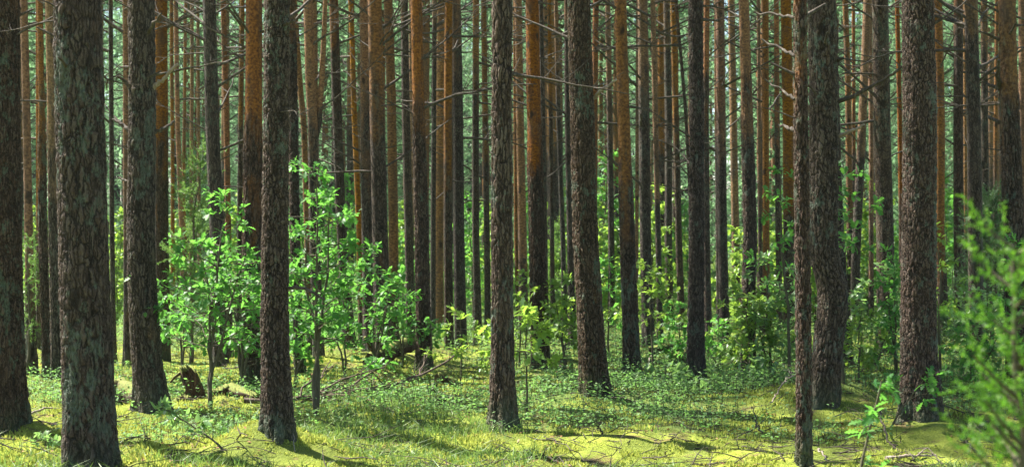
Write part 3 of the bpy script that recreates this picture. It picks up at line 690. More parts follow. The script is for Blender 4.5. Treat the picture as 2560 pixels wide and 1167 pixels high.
OAK = oak_leaf(); OVAL = oval_leaf()

def sapling_meshes(seed, height, spread, leaf=.085, dens=1.0, bare=.25, lean=(0, 0), tmpl=OAK, mleaf=None, forks=1, r0=None):
    """stem with limbs, and the leaves in rosettes at the twig ends"""
    rs = np.random.RandomState(seed); S = Geo(); G = Geo(); pos = []; fw = []; up = []; sz = []
    r0 = r0 or .008 + height * .0055
    def rosette(c, d, n):
        for q in range(n):
            a = q * 2.4 + rs.uniform(0, .8); sd = unit(np.cross(d, [.3, .2, 1])); u2 = np.cross(sd, d)
            f = unit(d * rs.uniform(.1, .9) + (sd * math.cos(a) + u2 * math.sin(a)) * rs.uniform(.6, 1.1) + [0, 0, rs.uniform(-.25, .1)])
            pos.append(c + rs.normal(0, .012, 3) - d * rs.uniform(0, .05)); fw.append(f); up.append(unit(np.array([0, 0, 1]) + rs.normal(0, .35, 3))); sz.append(leaf * rs.uniform(.5, 1.3))
    for fk in range(forks):
        n = 12; s = np.linspace(0, 1, n); lx = lean[0] + (rs.uniform(-.3, .3) if fk else 0); ly = lean[1] + (rs.uniform(-.2, .2) if fk else 0)
        hh = height * (1 if fk == 0 else rs.uniform(.6, .9))
        p = np.stack([lx * s ** 1.3 + np.cumsum(rs.normal(0, .012, n)) * height * .6, ly * s + np.cumsum(rs.normal(0, .012, n)) * height * .6, s * hh], 1); p -= p[0]
        S.tube(p, np.linspace(r0, r0 * .25, n), 7, 0)
        rosette(p[-1], unit(p[-1] - p[-2]), 7)
        nl = int(max(4, 7.5 * hh * dens))
        for k in range(nl):
            u = bare + (1 - bare) * (k + rs.rand()) / nl; i = min(n - 2, int(u * (n - 1))); w = u * (n - 1) - i; b = p[i] * (1 - w) + p[i + 1] * w
            a = k * 2.4 + rs.uniform(-.5, .5); prof = (1.05 - .75 * (u - bare) / (1 - bare)) if u > bare + .12 else .75
            L = spread * prof * rs.uniform(.4, 1.3); d = np.array([math.cos(a), math.sin(a), rs.uniform(.0, .65)])
            q = np.array([b + d * L * s_ * np.array([1, 1, 1 - .25 * s_]) for s_ in np.linspace(0, 1, 6)]); q[1:] += rs.normal(0, .02, (5, 3)) * L * 2
            S.tube(q, np.linspace(r0 * .45 * (1 - u * .5), r0 * .12, 6), 5, 0, False)
            rosette(q[-1], unit(q[-1] - q[-2]), 7)
            for m in range(int(max(1, (1.6 + 3.2 * L) * dens))):
                j = rs.randint(1, 6); tw = unit(unit(q[-1] - q[0]) * .6 + rs.normal(0, .6, 3) * [1, 1, .5]); l2 = rs.uniform(.08, .22) * (.6 + L * .5)
                e = q[j] + tw * l2; S.tube([q[j], (q[j] + e) / 2 + [0, 0, .01], e], [.0035, .0028, .002], 4, 0, False); rosette(e, tw, rs.randint(6, 9))
    scatter_leaves(G, tmpl, pos, fw, np.array(up), np.array(sz))
    return S.build('stem', [M_twig]), G.build('foliage', [mleaf or M_oak])
def sapling(name, label, cat, px, py, ytop, spread_px, seed, group='oak saplings under the pines', d=None, **kw):
    d = d or dist(py); x = X(px, d); h = (py - ytop) / F * d if py > YH else 1
    g = gz(x, d); h = Z(ytop, d) - g
    st, fo = sapling_meshes(seed, h, spread_px / F * d, **kw)
    o = thing(name, label, cat, (x, d, g - .02), group); obj('stem', st, o); obj('foliage', fo, o); return o

OS = 'oak_sapling'; OC = 'oak sapling'
sapling(OS, 'tall leafy oak sapling left of the big brown front pine, growing behind the rotten stump', OC, 525, 1045, 470, 200, 1, dens=1.05, lean=(.15, .2), bare=.35, leaf=.080, forks=3)
sapling(OS, 'oak sapling filling the space directly left of the big brown front pine, broad and low', OC, 610, 985, 610, 150, 2, dens=1.15, bare=.25, leaf=.082, forks=3)
sapling(OS, 'oak sapling with leaves against the right side of the stout stubbed pine', OC, 455, 960, 660, 110, 45, dens=1.2, bare=.3, leaf=.080, forks=2)
sapling(OS, 'tall oak sapling with a crooked grey stem right of the big brown front pine', OC, 790, 1052, 405, 170, 3, dens=1.05, lean=(.08, .1), bare=.35, leaf=.080, forks=3)
sapling(OS, 'wide oak sapling in front of the tightly touching dark pair of pines', OC, 935, 945, 640, 190, 4, dens=1.15, bare=.25, leaf=.082, forks=3)
sapling(OS, 'dense low oak sapling between the crooked grey stem and the tightly touching pair', OC, 860, 965, 680, 150, 44, dens=1.2, bare=.25, leaf=.082, forks=2)
sapling(OS, 'oak sapling reaching toward the pine with orange top left of the red pair', OC, 1005, 925, 690, 120, 46, dens=1.2, bare=.3, leaf=.080, forks=2)
sapling(OS, 'low sapling with sunlit leaves just behind the right edge of the big brown front pine', OC, 735, 960, 740, 90, 47, dens=1.2, bare=.25, leaf=.09, forks=2)
sapling(OS, 'bright low oak sapling beside the left edge of the centre pine', OC, 1150, 975, 785, 130, 5, dens=1.3, bare=.25, mleaf=M_oak_yellow, leaf=.080)
sapling(OS, 'knee-high oak sapling above the long fallen branch', OC, 930, 985, 895, 60, 6, dens=1.5, bare=.2, leaf=.09)
sapling(OS, 'thin-stemmed oak sapling right of the centre pine with one large sunlit yellow leaf', OC, 1318, 1040, 770, 95, 7, dens=1.1, bare=.5, mleaf=M_oak_yellow, leaf=.115)
sapling(OS, 'oak sapling leaning between the moss mound pine and the stout leaning pine', OC, 1412, 940, 690, 100, 8, dens=1.4, bare=.25, forks=2, leaf=.085, mleaf=M_oak_yellow)
sapling(OS, 'yellow-green oak sapling with a thin straight stem in front of the mottled orange pine', OC, 1634, 930, 665, 100, 9, dens=1.3, bare=.4, leaf=.080, mleaf=M_oak_yellow)
sapling(OS, 'oak sapling seen between the stout leaning pine and the mottled orange pine', OC, 1522, 905, 640, 55, 10, dens=1.3, bare=.3)
sapling(OS, 'sprawling low oak bush left of the foot of the grey-green scaly pine', OC, 1665, 968, 905, 85, 12, dens=2.0, bare=.1, leaf=.09, mleaf=M_oak_pale)
sapling(OS, 'low pale oak sprig at the foot of the grey-green scaly pine', OC, 1780, 985, 935, 60, 13, dens=2.0, bare=.1, leaf=.08, mleaf=M_oak_pale)
sapling(OS, 'bushy oak sapling left of the thin reddish foreground pine, the densest of the right thicket', OC, 1925, 945, 650, 140, 14, mleaf=M_oak_pale, dens=1.45, bare=.15, leaf=.080, forks=3)  # pale leaves brighten this thicket in place of sun
sapling(OS, 'tall thin oak sapling just behind the thin reddish foreground pine, reaching above eye level', OC, 1972, 960, 420, 100, 15, dens=.85, bare=.35, leaf=.080)
sapling(OS, 'knee-high oak sapling with pale leaves at the left front of the right thicket', OC, 1880, 975, 890, 55, 151, dens=1.8, bare=.1, leaf=.085, mleaf=M_oak_pale)
sapling(OS, 'bright oak sapling glimpsed between the straight centre pine and the moss mound pine', OC, 1298, 925, 700, 70, 61, dens=1.3, bare=.2, leaf=.085, mleaf=M_oak_yellow)
sapling(OS, 'leafy oak sapling directly right of the mottled orange pine foot', OC, 1700, 915, 760, 80, 62, dens=1.4, bare=.15, leaf=.085, forks=2)
sapling(OS, 'low oak sapling between the scaly pine and the brown pine of the right thicket', OC, 1800, 925, 800, 85, 63, dens=1.4, bare=.12, leaf=.085, forks=2)
sapling(OS, 'waist-high oak sapling in front of the brown pine with a mossy lower half', OC, 1878, 950, 730, 120, 64, dens=1.7, bare=.12, leaf=.085, forks=2, mleaf=M_oak_yellow)
sapling(OS, 'oak sapling close against the left edge of the very thick right pine', OC, 2240, 975, 640, 80, 65, dens=1.3, bare=.15, leaf=.085, forks=2)
sapling(OS, 'low sunlit oak sapling right behind the base of the crooked pine', OC, 2150, 980, 770, 110, 66, dens=1.7, bare=.12, leaf=.08, forks=2, mleaf=M_oak_yellow)
sapling(OS, 'oak sapling between the two side by side brown pines and the blurred juniper', OC, 2425, 1000, 800, 80, 67, dens=1.4, bare=.12, leaf=.085, forks=2)
sapling(OS, 'tall thin oak sapling with a bare stem right of the crooked pine', OC, 2110, 1012, 405, 120, 16, dens=1.0, bare=.55, leaf=.080)
sapling(OS, 'bushy oak sapling between the crooked pine and the very thick right pine', OC, 2190, 950, 660, 140, 17, dens=1.35, bare=.15, leaf=.085, mleaf=M_oak_pale, forks=2)
sapling(OS, 'small oak sapling with drooping leaves before the foot of the very thick right pine', OC, 2225, 1085, 925, 100, 18, dens=.8, bare=.5, leaf=.080, lean=(.25, -.2))
sapling(OS, 'slim oak sapling at the right edge of the very thick right pine', OC, 2352, 985, 560, 50, 19, dens=.9, bare=.35, leaf=.085, mleaf=M_oak_yellow)
sapling(OS, 'dense oak bush behind the blurred foreground juniper', OC, 2470, 985, 730, 150, 20, dens=1.4, bare=.15, leaf=.085, mleaf=M_oak_pale, forks=2)
sapling(OS, 'oak sapling by the right edge of the picture with leaves at eye level', OC, 2535, 1010, 600, 60, 21, dens=1.2, bare=.3, leaf=.085)
sapling(OS, 'blurred near oak seedling with large drooping leaves at the bottom right', OC, 2105, 0, 945, 60, 22, d=6.6, dens=.6, bare=.6, leaf=.06, lean=(.22, .05))
SE = 'seedling'; SG = 'pale seedlings on the moss'
sapling(SE, 'whitish-leaved seedling leaning left in front of the rotten stump', 'seedling', 560, 1150, 1010, 70, 31, SG, dens=1.6, bare=.45, leaf=.07, tmpl=OVAL, mleaf=M_oak_pale, lean=(-.52, .1))
sapling(SE, 'pale seedling against the foot of the thick pine at the left edge', 'seedling', 12, 1095, 1012, 30, 32, SG, dens=1.2, bare=.5, leaf=.06, tmpl=OVAL, mleaf=M_oak_pale)
sapling(SE, 'low pale seedling on the moss left of the foot of the largest pine', 'seedling', 115, 1140, 1078, 35, 33, SG, dens=1.8, bare=.2, leaf=.05, tmpl=OVAL, mleaf=M_oak_pale)
sapling(SE, 'tiny star-leaved seedling left of the moss hummock of the front brown pine', 'seedling', 585, 1105, 1070, 30, 34, SG, dens=2.2, bare=.1, leaf=.06, tmpl=OVAL, mleaf=M_oak_pale)

# undergrowth farther back: copies of six shrubs
SHR = []
BL = 'leafy green bush in the sunlit undergrowth far behind the nearer trunks'
for k in range(6):
    st, fo = sapling_meshes(60 + k, (1.5, 2.2, 1.0, 2.8, 1.7, .8)[k], (.55, .6, .5, .7, .7, .45)[k], leaf=.115, dens=1.35, bare=.1, forks=1 + k % 3, mleaf=(M_oak, M_oak_yellow, M_oak_pale)[k % 3])
    o = thing('bush', BL, 'bush', (0, 0, 0), 'bushes of the far undergrowth'); obj('stem', st, o); obj('foliage', fo, o); SHR.append((o, list(o.children)))
first = [True] * 6; nb = 0
spots = [(X(px, d), d) for px, d in ((292,27),(300,33),(285,40),(900,26),(1010,27),(1185,26),(1222,30),(1295,29),(1385,25),(1430,28),(1500,28),(1545,32),(1720,30),(1790,32),(1850,26),(2230,26),(2250,31),(2170,29),(2380,29),(2420,27),(450,30),(700,27),(740,30),(1640,27),(1330,36),(1150,34),(1075,31),(985,35),(575,29),(100,30),(2040,26),(2310,34))]
while len(spots) < 95: y = R.uniform(25, 48); spots.append((R.uniform(-1.1, 1.1) * half * y, y))
while len(spots) < 215:
    y = R.uniform(30, 88); spots.append((R.uniform(-1.1, 1.1) * half * y, y))
for x, y in spots:
    k = R.randrange(6); s = R.uniform(.75, 1.25); loc = (x, y, gz(x, y) - .03); rz = R.uniform(0, 6.28); o, kids = SHR[k]
    if first[k]: o.location = loc; o.rotation_euler.z = rz; o.scale = (s, s, s); first[k] = False
    else: tree_copy(o, kids, loc, rz, (s, s, s))

# ------------------------------------------------------------------ junipers
def juniper(label, px, d, ytop, width_px, seed, mleaf, dens=1.0, needle=.018, bare=.12, zlow=None, droop=.0, xlean=0.0, spray=.16):
    rs = np.random.RandomState(seed); x = X(px, d); g = gz(x, d); h = Z(ytop, d) - g; wr = .5 * width_px / F * d
    S = Geo(); G = Geo(); n = 14; s = np.linspace(0, 1, n)
    p = np.stack([np.cumsum(rs.normal(0, .012, n)) * h * .5 + xlean * s, np.cumsum(rs.normal(0, .01, n)) * h * .5, s * h], 1); p -= p[0]
    S.tube(p, np.linspace(.007 + .009 * h, .003, n), 7, 0); pos = []; dr = []
    nl = int(26 * h * dens)
    for k in range(nl):
        u = bare + (1 - bare) * (k + rs.rand()) / nl; i = min(n - 2, int(u * (n - 1))); w = u * (n - 1) - i; b = p[i] * (1 - w) + p[i + 1] * w
        a = rs.uniform(0, 6.28); L = wr * (1.15 - .85 * u ** 1.6) * rs.uniform(.6, 1.25); d0 = np.array([math.cos(a), math.sin(a), rs.uniform(.35, 1.0) - droop])
        q = np.array([b + d0 * L * t_ + np.array([0, 0, .18 * L]) * t_ * t_ for t_ in np.linspace(0, 1, 5)])
        S.tube(q, np.linspace(.005, .002, 5), 4, 0, False)
        for m in range(int(4 + L * 26)):
            t_ = rs.uniform(.2, 1); j = min(3, int(t_ * 4)); c = q[j] + (q[j + 1] - q[j]) * (t_ * 4 - j); ax = unit(unit(q[-1] - q[0]) + rs.normal(0, .55, 3)); l2 = rs.uniform(.5, 1.2) * spray
            nn = int(l2 / needle * 5.5); tt = rs.rand(nn); c2 = c + ax * (tt * l2)[:, None]
            e = rs.normal(0, 1, (nn, 3)); e /= np.linalg.norm(e, axis=1, keepdims=True); e = e * .9 + ax * .75; e /= np.linalg.norm(e, axis=1, keepdims=True)
            pos.append(c2); dr.append(e)
    blades(G, np.vstack(pos), np.vstack(dr), needle, needle * .21, 0, seed)
    o = thing('juniper', label, 'juniper', (x, d, g - .02), 'junipers among the pines'); obj('stem', S.build('stem', [M_twig]), o); obj('foliage', G.build('foliage', [mleaf], False), o)
    return o
juniper('blurred bright green juniper close to the camera at the bottom right', 2580, 2.9, 590, 390, 1, M_jun_rich, 1.95, .016, .1, spray=.10)
juniper('tall feathery juniper rising out of the left oak sapling, beside the grey-brown pine', 478, 19.0, 375, 170, 2, M_jun, .75, .035, .15, spray=.22, xlean=.2)
juniper('dark green juniper bush behind the two side by side brown pines at the right', 2480, 21.0, 490, 170, 3, M_jun_dark, 1.6, .035, .02, spray=.22)
juniper('low dark juniper just right of the very thick right pine', 2385, 19.5, 790, 130, 4, M_jun_dark, 1.6, .035, .02, spray=.2)
juniper('thin wispy juniper hanging against the slender orange pine at the left', 68, 17.0, 590, 55, 5, M_jun, .6, .03, .3, spray=.2, droop=.8)
juniper('small yellowish juniper in the gap left of the stout leaning pine', 1400, 25.0, 560, 90, 6, M_jun, .7, .045, .05, spray=.24)
juniper('dark low juniper in the shade behind the tall left oak sapling', 460, 20.5, 740, 150, 7, M_jun_dark, 1.2, .035, .02, spray=.2)

# ------------------------------------------------------------------ stumps, logs, fallen branches
def P3(px, py, lift=0.0, h=0.0):
    d = dist(py); x = X(px, d); return np.array([x, d, gz(x, d) + h])
def stump(label, px, py, w_px, ytop, seed, tilt=0.0, name='stump'):
    rs = np.random.RandomState(seed); d = dist(py); x = X(px, d); g = gz(x, d); h = Z(ytop, d) - g; r = .5 * w_px / F * d; seg = 40; n = 26
    a = np.linspace(0, 2 * np.pi, seg, endpoint=False); prof = 1 + .28 * np.sin(3 * a + seed) + .12 * np.sin(7 * a) + rs.uniform(-.07, .07, seg)
    topz = h * (.50 + .50 * np.clip(.5 + .5 * np.sin(a * 1.0 + 2.4) + rs.normal(0, .34, seg), 0, 1)); G = Geo(); V = []
    for k in range(n):
        s = k / (n - 1); rr = r * (1.2 - .5 * s + .5 * math.exp(-s * 7)) * prof * (1 + .16 * (noise2(np.arange(seg) * 1.3, np.full(seg, s * 5.0), seed) - .5) + .30 * (fbm(np.arange(seg) * .45 % 9, np.full(seg, s * 3.5), seed + 4) - .5) + rs.uniform(-.04, .04, seg)); z = s * topz - .08
        V.append(np.stack([rr * np.cos(a) + tilt * z * z / max(h, .1), rr * np.sin(a), z], 1))
    for k in range(8):
        s = 1 - k / 8; rr = r * .8 * prof * (.15 + .75 * s); z = topz - .12 - (1 - s) * h * .6 * rs.uniform(.8, 1.2); z = topz * .9 - (1 - s) * h * .5
        V.append(np.stack([rr * np.cos(a) + tilt * topz * topz / max(h, .1), rr * np.sin(a), z], 1))
    V = np.array(V); nn = len(V); i = np.arange(nn - 1)[:, None] * seg; j = np.arange(seg)[None]; j2 = (j + 1) % seg
    G.add(V.reshape(-1, 3), np.stack([i + j, i + j2, i + seg + j2, i + seg + j], -1).reshape(-1, 4), 4, 0)
    o = thing(name, label, 'stump', (x, d, g)); obj('rotten_trunk', G.build('rotten_trunk', [M_rot], True), o); return o, d, x, g
so, d, x, g = stump('rotten reddish brown broken stump behind the whitish-leaved seedling', 490, 1008, 46, 900, 3, -.3)
Gs = Geo(); 
Gs.tube([(-.07, 0, .36), (-.14, -.02, .30), (-.21, -.03, .25), (-.25, -.03, .20)], [.022, .017, .014, .009], 7); obj('broken_limb', Gs.build('broken_limb', [M_rot]), so)
stump('low torn-up stump with splintered grey roots left of the centre pine', 1082, 985, 34, 945, 5)
def log(label, pts, rad, mat, name='log', cat='log', seg=14, rough=.06, seed=0, stubs=0):
    rs = np.random.RandomState(seed); P = np.array(pts, dtype=float); o0 = P[0].copy(); s = np.linspace(0, 1, len(P)); s2 = np.linspace(0, 1, 26)
    p = np.stack([np.interp(s2, s, P[:, a]) for a in range(3)], 1) - o0; r = np.interp(s2, np.linspace(0, 1, len(rad)), rad)
    rr = r[:, None] * (1 + rs.uniform(-rough, rough, (26, seg)) + rs.uniform(-.14, .14, (26, 1)) * .6 + .12 * np.sin(3 * np.linspace(0, 6.28, seg, endpoint=False))[None]); G = Geo(); G.tube(p, rr, seg)
    for k in range(stubs):
        i = rs.randint(3, 23); dv = unit([rs.uniform(-.4, .4), rs.uniform(-.5, .2), rs.uniform(.3, 1)]); G.tube([p[i], p[i] + dv * r[i] * 2, p[i] + dv * r[i] * 3.4], [r[i] * .3, r[i] * .25, r[i] * .15], 6)
    return tag(obj(name, G.build(name, [mat]), None, o0), label, cat)
log('mossy fallen log lying between the largest pine and the pine with paired branch stubs', [P3(255, 1000, h=.10), P3(300, 995, h=.12), P3(340, 1005, h=.09), P3(372, 1010, h=.05)], [.10, .105, .09, .08], M_log, seed=1)
log('dark fallen log lying behind the knee-high sapling left of the orange-topped pine', [P3(925, 925, h=.05), P3(985, 915, h=.14), P3(1045, 905, h=.26)], [.11, .10, .09], M_rot, seed=2, stubs=3)
log('short brown sawn log lying across two branches left of the grey-green scaly pine', [P3(1622, 905, h=.19), P3(1665, 905, h=.19), P3(1712, 904, h=.18)], [.055, .055, .05], M_log, seed=3)
log('dark mossy log half sunk in the moss right of the sawn log', [P3(1680, 915, h=.05), P3(1716, 905, h=.14)], [.07, .08], M_rot, seed=4)
log('strip of rotten bark debris lying right of the rotten stump', [P3(520, 1010, h=.02), P3(580, 1008, h=.06), P3(640, 1022, h=.03)], [.05, .075, .04], M_rot, 'bark_debris', 'debris', rough=.3, seed=5)
log('brown crumbled wood beside the rotten stump on its left', [P3(425, 1012, h=.01), P3(460, 1010, h=.05), P3(478, 1012, h=.02)], [.03, .055, .04], M_rot, 'bark_debris', 'debris', rough=.3, seed=6)
log('splintered root slab lying right of the low torn-up stump', [P3(1092, 972, h=.06), P3(1115, 968, h=.09), P3(1140, 972, h=.05)], [.045, .06, .03], M_log, 'bark_debris', 'debris', rough=.35, seed=7)

def stick(label, path, r, mat=None, seed=0, forks=2, lift=.03, name='fallen_branch', flen=.5):
    """path: photo pixel of the ground point under the stick plus height above ground"""
    rs = np.random.RandomState(900 + seed); P = np.array([P3(a, b, h=(c if c else lift)) for a, b, c in path]); o0 = P[0].copy()
    s = np.linspace(0, 1, len(P)); s2 = np.linspace(0, 1, 18); p = np.stack([np.interp(s2, s, P[:, a]) for a in range(3)], 1) - o0
    tot = np.linalg.norm(p[-1] - p[0]); p[1:-1] += rs.normal(0, .008 + .004 * tot, (16, 3)) * [1, 1, .6]
    G = Geo(); G.tube(p, np.linspace(r, r * .4, 18), 7)
    for k in range(forks):
        i = rs.randint(4, 16); main = unit(p[min(17, i + 2)] - p[i]); dv = unit(main * .8 + np.array([rs.uniform(-.3, .3), rs.uniform(-.6, .6), rs.uniform(-.1, .6)])); L = flen * rs.uniform(.4, 1.1) * min(1, tot)
        q = np.array([p[i] + dv * L * t_ + np.array([0, 0, -.12 * L]) * t_ * t_ for t_ in np.linspace(0, 1, 6)]); q[1:] += rs.normal(0, .015, (5, 3)) * L * 2
        G.tube(q, np.linspace(r * .5, r * .15, 6), 5)
        if L > .25: G.tube([q[3], q[3] + unit(dv + rs.normal(0, .6, 3)) * L * .3, q[3] + unit(dv + rs.normal(0, .6, 3)) * L * .55], [r * .22, r * .16, r * .1], 4)
    return tag(obj(name, G.build(name, [mat or M_grey]), None, o0), label, 'fallen branch', 'fallen branches on the moss')
stick('long forked fallen branch lying across the moss from the front brown pine to the centre', [(610,1030,.07),(735,1030,.09),(850,1022,.10),(950,1012,.12),(1040,1000,.26),(1135,985,.38)], .026, M_branch, 1, 8, flen=.9)
stick('second thinner fallen branch under the long forked one', [(735,1030,.05),(800,1016,.10),(900,1030,.05),(985,1045,.02)], .012, M_branch, 2, 4)
stick('brown fallen branch rising to the left edge of the centre pine', [(1130,1012,.02),(1180,1000,.05),(1226,985,.07)], .02, M_log, 3, 2)
stick('grey splintered branch in front of the low torn-up stump', [(1098,995,.03),(1125,1005,.04),(1140,1015,.02)], .018, M_grey, 4, 1, flen=.2)
stick('crooked dead stick lying at the right foot of the front brown pine', [(700,1125,.06),(722,1130,.12),(735,1140,.05),(738,1150,.01)], .006, M_grey, 5, 1, flen=.2)
stick('dark stick pointing from the bottom edge up left in the middle', [(1335,1122,.02),(1380,1140,.03),(1440,1162,.02)], .011, M_dead, 6, 2)
stick('thin branching twig arching over the sunlit moss in the bottom middle', [(1360,1096,.02),(1400,1112,.06),(1470,1160,.06),(1540,1150,.12),(1570,1110,.18)], .005, M_dead, 7, 5, flen=.4)
stick('short dark peg sticking up from the moss below the stout leaning pine', [(1505,1092,.01),(1496,1094,.08),(1487,1094,.16)], .009, M_dead, 8, 1, flen=.1)
stick('bare twig lying right of the peg on the moss', [(1600,1130,.03),(1640,1120,.06),(1665,1105,.1)], .004, M_dead, 9, 4, flen=.3)
stick('dark dead twig standing askew left of the thin reddish foreground pine', [(1905,1072,.02),(1890,1068,.10),(1880,1062,.22)], .010, M_dead, 10, 3, flen=.3)
stick('thin straight stick leaning on the moss left of the thin reddish foreground pine', [(1855,1100,.01),(1880,1118,.03),(1905,1134,.02)], .007, M_dead, 11, 1)
stick('thick grey stick lying flat right of the blurred oak seedling', [(2215,1137,.03),(2275,1138,.04),(2340,1132,.03)], .016, M_grey, 12, 2, flen=.3)
stick('short forked stick leaning left of the thick grey one', [(2200,1085,.16),(2220,1110,.08),(2248,1126,.02)], .010, M_dead, 13, 2, flen=.25)
stick('broken stick end beside the foot of the thin reddish foreground pine', [(2045,1115,.02),(2056,1126,.03),(2066,1136,.02)], .010, M_grey, 14, 0)
stick('grey dead twig at the left of the thin reddish foreground pine by the hummock', [(1925,1030,.03),(1955,1022,.08),(1982,1008,.12)], .008, M_grey, 15, 4, flen=.4)
stick('bundle of dead twigs left of the largest pine by the moss hummock', [(20,1090,.03),(70,1085,.06),(130,1075,.05)], .006, M_grey, 16, 4, flen=.4)
stick('grey branch lying behind the largest pine on the shaded moss', [(75,1040,.03),(120,1035,.05),(150,1030,.03)], .012, M_grey, 17, 2, flen=.4)
stick('long grey stick lying in the moss right of the centre pine', [(1290,972,.03),(1330,970,.05),(1370,976,.03)], .016, M_log, 18, 1)
stick('two-pronged dark root beside the leaning sapling left of the stout pine', [(1395,955,.02),(1410,935,.15),(1420,920,.35)], .018, M_dead, 19, 1, flen=.3)
stick('prop-like dead branch under the sawn log', [(1612,930,.02),(1626,918,.12),(1640,910,.20)], .012, M_grey, 20, 1, flen=.2)
stick('dry bough with brown twigs on the slope behind the long forked branch', [(985,985,.03),(1025,975,.10),(1070,968,.2)], .010, M_dead, 21, 7, flen=.6)
stick('tangle of dry twigs behind the crooked grey sapling stem', [(800,985,.03),(850,980,.12),(905,985,.1)], .008, M_dead, 22, 7, flen=.6)
stick('curved dead root by the very thick right pine', [(2262,1082,.02),(2275,1075,.12),(2292,1078,.06)], .006, M_grey, 23, 2, flen=.2)
stick('dark branch lying at the right edge under the blurred juniper', [(2395,1105,.03),(2420,1115,.05),(2450,1130,.03)], .012, M_dead, 24, 2, flen=.3)
stick('thin twig curving along the bottom edge right of the front brown pine', [(950,1125,.02),(1000,1122,.04),(1055,1112,.03)], .005, M_dead, 25, 3, flen=.3)

# ------------------------------------------------------------------ ground cover (nobody could count it)
def cone_points(rs, n, y0, y1, k=1.12, power=1.0):
    # even in the picture rather than in the plan: more points close by
    inv = rs.uniform(1 / y1 ** power, 1 / y0 ** power, n); y = inv ** (-1 / power); x = rs.uniform(-k, k, n) * (half * y + .3); return x, y
def free_of_trunks(x, y):
    ok = np.ones(len(x), bool)
    for t in T: ok &= (x - t['x']) ** 2 + (y - t['d']) ** 2 > (t['Rb'] * 1.02) ** 2
    return ok
def moss_shoots():
    rs = np.random.RandomState(3); x, y = cone_points(rs, 330000, 8.6, 30, 1.06, 1.0); c = cover(x, y)
    keep = (rs.rand(len(x)) > c * .8) & (fbm(x * 2.1, y * 2.1, 63, 4) > .42) & free_of_trunks(x, y); x, y = x[keep], y[keep]; z = gz(x, y)
    d = rs.normal(0, .55, (len(x), 3)); d[:, 2] = 1; d /= np.linalg.norm(d, axis=1, keepdims=True); G = Geo()
    q = .45 + 1.3 * sstep(.35, .68, fbm(x * 4.2, y * 4.2, 29, 2)); blades(G, np.stack([x, y, z - .004], 1), d, .028 * q, .011 * (.6 + .4 * q), 0, 4)
    tag(obj('moss', G.build('moss', [M_moss], False)), 'springy yellow-green moss cushions covering the forest floor', 'moss', None, 'stuff')
moss_shoots()
def grass():
    rs = np.random.RandomState(13); x, y = cone_points(rs, 90000, 8.7, 32, 1.06, 1.0)
    f = fbm(x * .9, y * .9, 55, 3)
    for px, py, rx, ry in ((870,1040,.9,.6),(950,1095,.8,.5),(1120,1070,1.1,.6),(1250,1130,.8,.4),(1000,1060,1.2,.5),(780,1075,.4,.3)):
        dd = dist(py); f = f + .30 * np.exp(-(((x - X(px, dd)) / rx) ** 2 + ((y - dd) / ry) ** 2))
    keep = (rs.rand(len(x)) < sstep(.60, .80, f)) & free_of_trunks(x, y); x, y = x[keep], y[keep]; z = gz(x, y)
    d = rs.normal(0, .38, (len(x), 3)); d[:, 2] = 1; d /= np.linalg.norm(d, axis=1, keepdims=True); G = Geo(); n = len(x)
    L = rs.uniform(.06, .15, n)[:, None]; sd = np.cross(d, rs.normal(size=(n, 3))); sd /= np.linalg.norm(sd, axis=1, keepdims=True); b = np.stack([x, y, z - .005], 1)
    bend = rs.normal(0, .5, (n, 3)) * [1, 1, 0]; w = .0035
    v = np.stack([b - sd * w, b + sd * w, b + d * L * .6 + sd * w * .8, b + d * L * .6 - sd * w * .8, b + (d + bend) * L], 1)
    k = np.arange(n)[:, None] * 5; G.add(v, k + np.array([[0, 1, 2, 3]]), 4, 0); G2 = k + np.array([[3, 2, 4]])
    G.l.append(G2.ravel()); G.c.append(np.full(n, 3)); G.m.append(np.zeros(n))
    tag(obj('grass', G.build('grass', [M_grass], False)), 'thin tufts of fine grass growing through the moss', 'grass', None, 'stuff')
grass()
def bilberry():
    rs = np.random.RandomState(23); x, y = cone_points(rs, 60000, 9.5, 48, 1.08, 1.0); keep = (rs.rand(len(x)) < cover(x, y) ** 1.3 * .9) & free_of_trunks(x, y); x, y = x[keep], y[keep]; z = gz(x, y)
    G = Geo(); pos = []; n = len(x); hh = rs.uniform(.08, .26, n) * (.7 + .02 * y); per = 5
    u = rs.rand(n, per); px = x[:, None] + rs.normal(0, .035, (n, per)); py = y[:, None] + rs.normal(0, .035, (n, per)); pz = z[:, None] + hh[:, None] * (.35 + .65 * u)
    pos = np.stack([px, py, pz], -1).reshape(-1, 3); fw = rs.normal(0, 1, pos.shape); fw[:, 2] = rs.normal(.15, .3, len(pos)); up = np.array([0, 0, 1]) + rs.normal(0, .45, pos.shape)
    sz = rs.uniform(.018, .034, len(pos)) * (1 + .03 * np.repeat(y, per))
    t = (np.array([[0, 0, 0], [.5, .26, .02], [1, 0, -.1], [.5, -.26, .02]]), np.array([[0, 3, 2, 1]]))
    scatter_leaves(G, t, pos, fw, up, sz)
    b = np.stack([x, y, z - .01], 1); e = b + np.stack([rs.normal(0, .03, n), rs.normal(0, .03, n), hh], 1); w = np.array([.002, 0, 0])
    v = np.stack([b - w, b + w, e + w * .5, e - w * .5], 1); G.add(v, np.arange(n)[:, None] * 4 + np.arange(4)[None], 4, 1)
    tag(obj('bilberry', G.build('bilberry', [M_bil, M_twig], False)), 'low bluish green bilberry shrubs carpeting the forest floor in patches', 'ground cover', None, 'stuff')
bilberry()
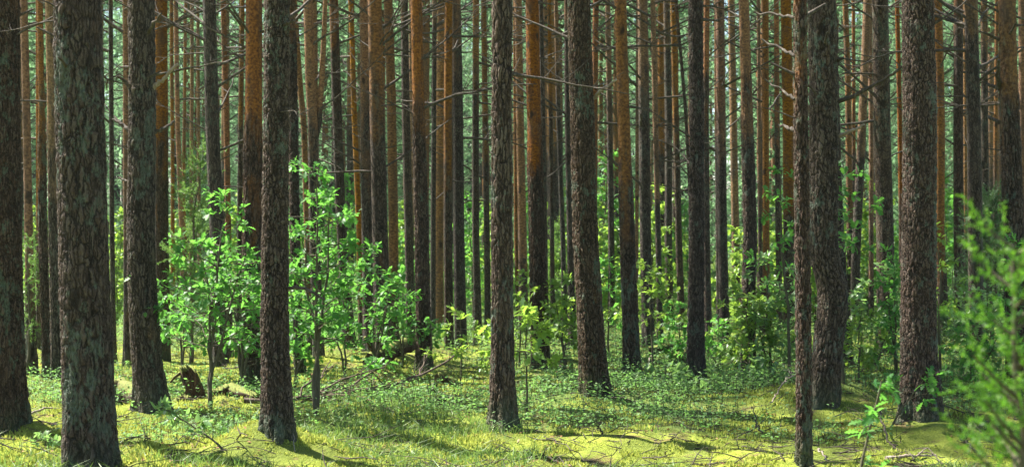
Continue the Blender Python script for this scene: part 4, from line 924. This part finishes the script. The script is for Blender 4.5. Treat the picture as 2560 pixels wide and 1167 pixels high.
def litter():
    rs = np.random.RandomState(29); x, y = cone_points(rs, 2600, 8.8, 24, 1.06, 1.0); keep = free_of_trunks(x, y); x, y = x[keep], y[keep]; G = Geo()
    z = gz(x, y)
    for a, b, c in zip(x, y, z):
        L = rs.uniform(.05, .32) * (1 if rs.rand() < .85 else 2); th = rs.uniform(0, 6.28); d = np.array([math.cos(th), math.sin(th), rs.uniform(-.05, .35)]); p0 = np.array([a, b, c + .015]); m = p0 + d * L * .5 + rs.normal(0, .05, 3) * L
        G.tube([p0, m, p0 + d * L], np.array([.0045, .0035, .0015]) * rs.uniform(.6, 1.5), 4, 0, False)
    x, y = cone_points(rs, 3800, 8.8, 22, 1.06, 1.0); keep = free_of_trunks(x, y) & (fbm(x * .8, y * .8, 91, 3) > .44); x, y = x[keep], y[keep]; n = len(x)
    fw = rs.normal(0, 1, (n, 3)) * [1, 1, .3]; t = (np.array([[0, 0, 0], [.5, .3, .06], [1, 0, -.05], [.5, -.3, .06]]), np.array([[0, 3, 2, 1]]))
    scatter_leaves(G, t, np.stack([x, y, gz(x, y) + .016], 1), fw, np.array([0, 0, 1]) + rs.normal(0, .3, (n, 3)), rs.uniform(.018, .05, n), 1)
    tag(obj('twig_litter', G.build('twig_litter', [M_dead, M_dry])), 'scatter of small dead twigs and dry brown flakes lying on the moss', 'litter', None, 'stuff')
litter()

# ------------------------------------------------------------------ pale summer air between the trees
def haze():
    G = Geo(); a = np.array([[x, y, z] for z in (-6, 36) for x, y in ((-150, -20), (150, -20), (150, 230), (-150, 230))], dtype=float)
    G.add(a, [[3, 2, 1, 0], [4, 5, 6, 7], [0, 1, 5, 4], [1, 2, 6, 5], [2, 3, 7, 6], [3, 0, 4, 7]], 4)
    M = Mat('haze_air'); v = M.n('VolumePrincipled'); v.inputs['Color'].default_value = (0.74, 0.96, 0.84, 1); v.inputs['Density'].default_value = 0.00022; v.inputs['Anisotropy'].default_value = 0.3
    M.l(v.outputs[0], M.out.inputs['Volume'])
    tag(obj('haze', G.build('haze', [M.m], False)), 'thin pale air between the trunks', 'haze', None, 'stuff')
haze()
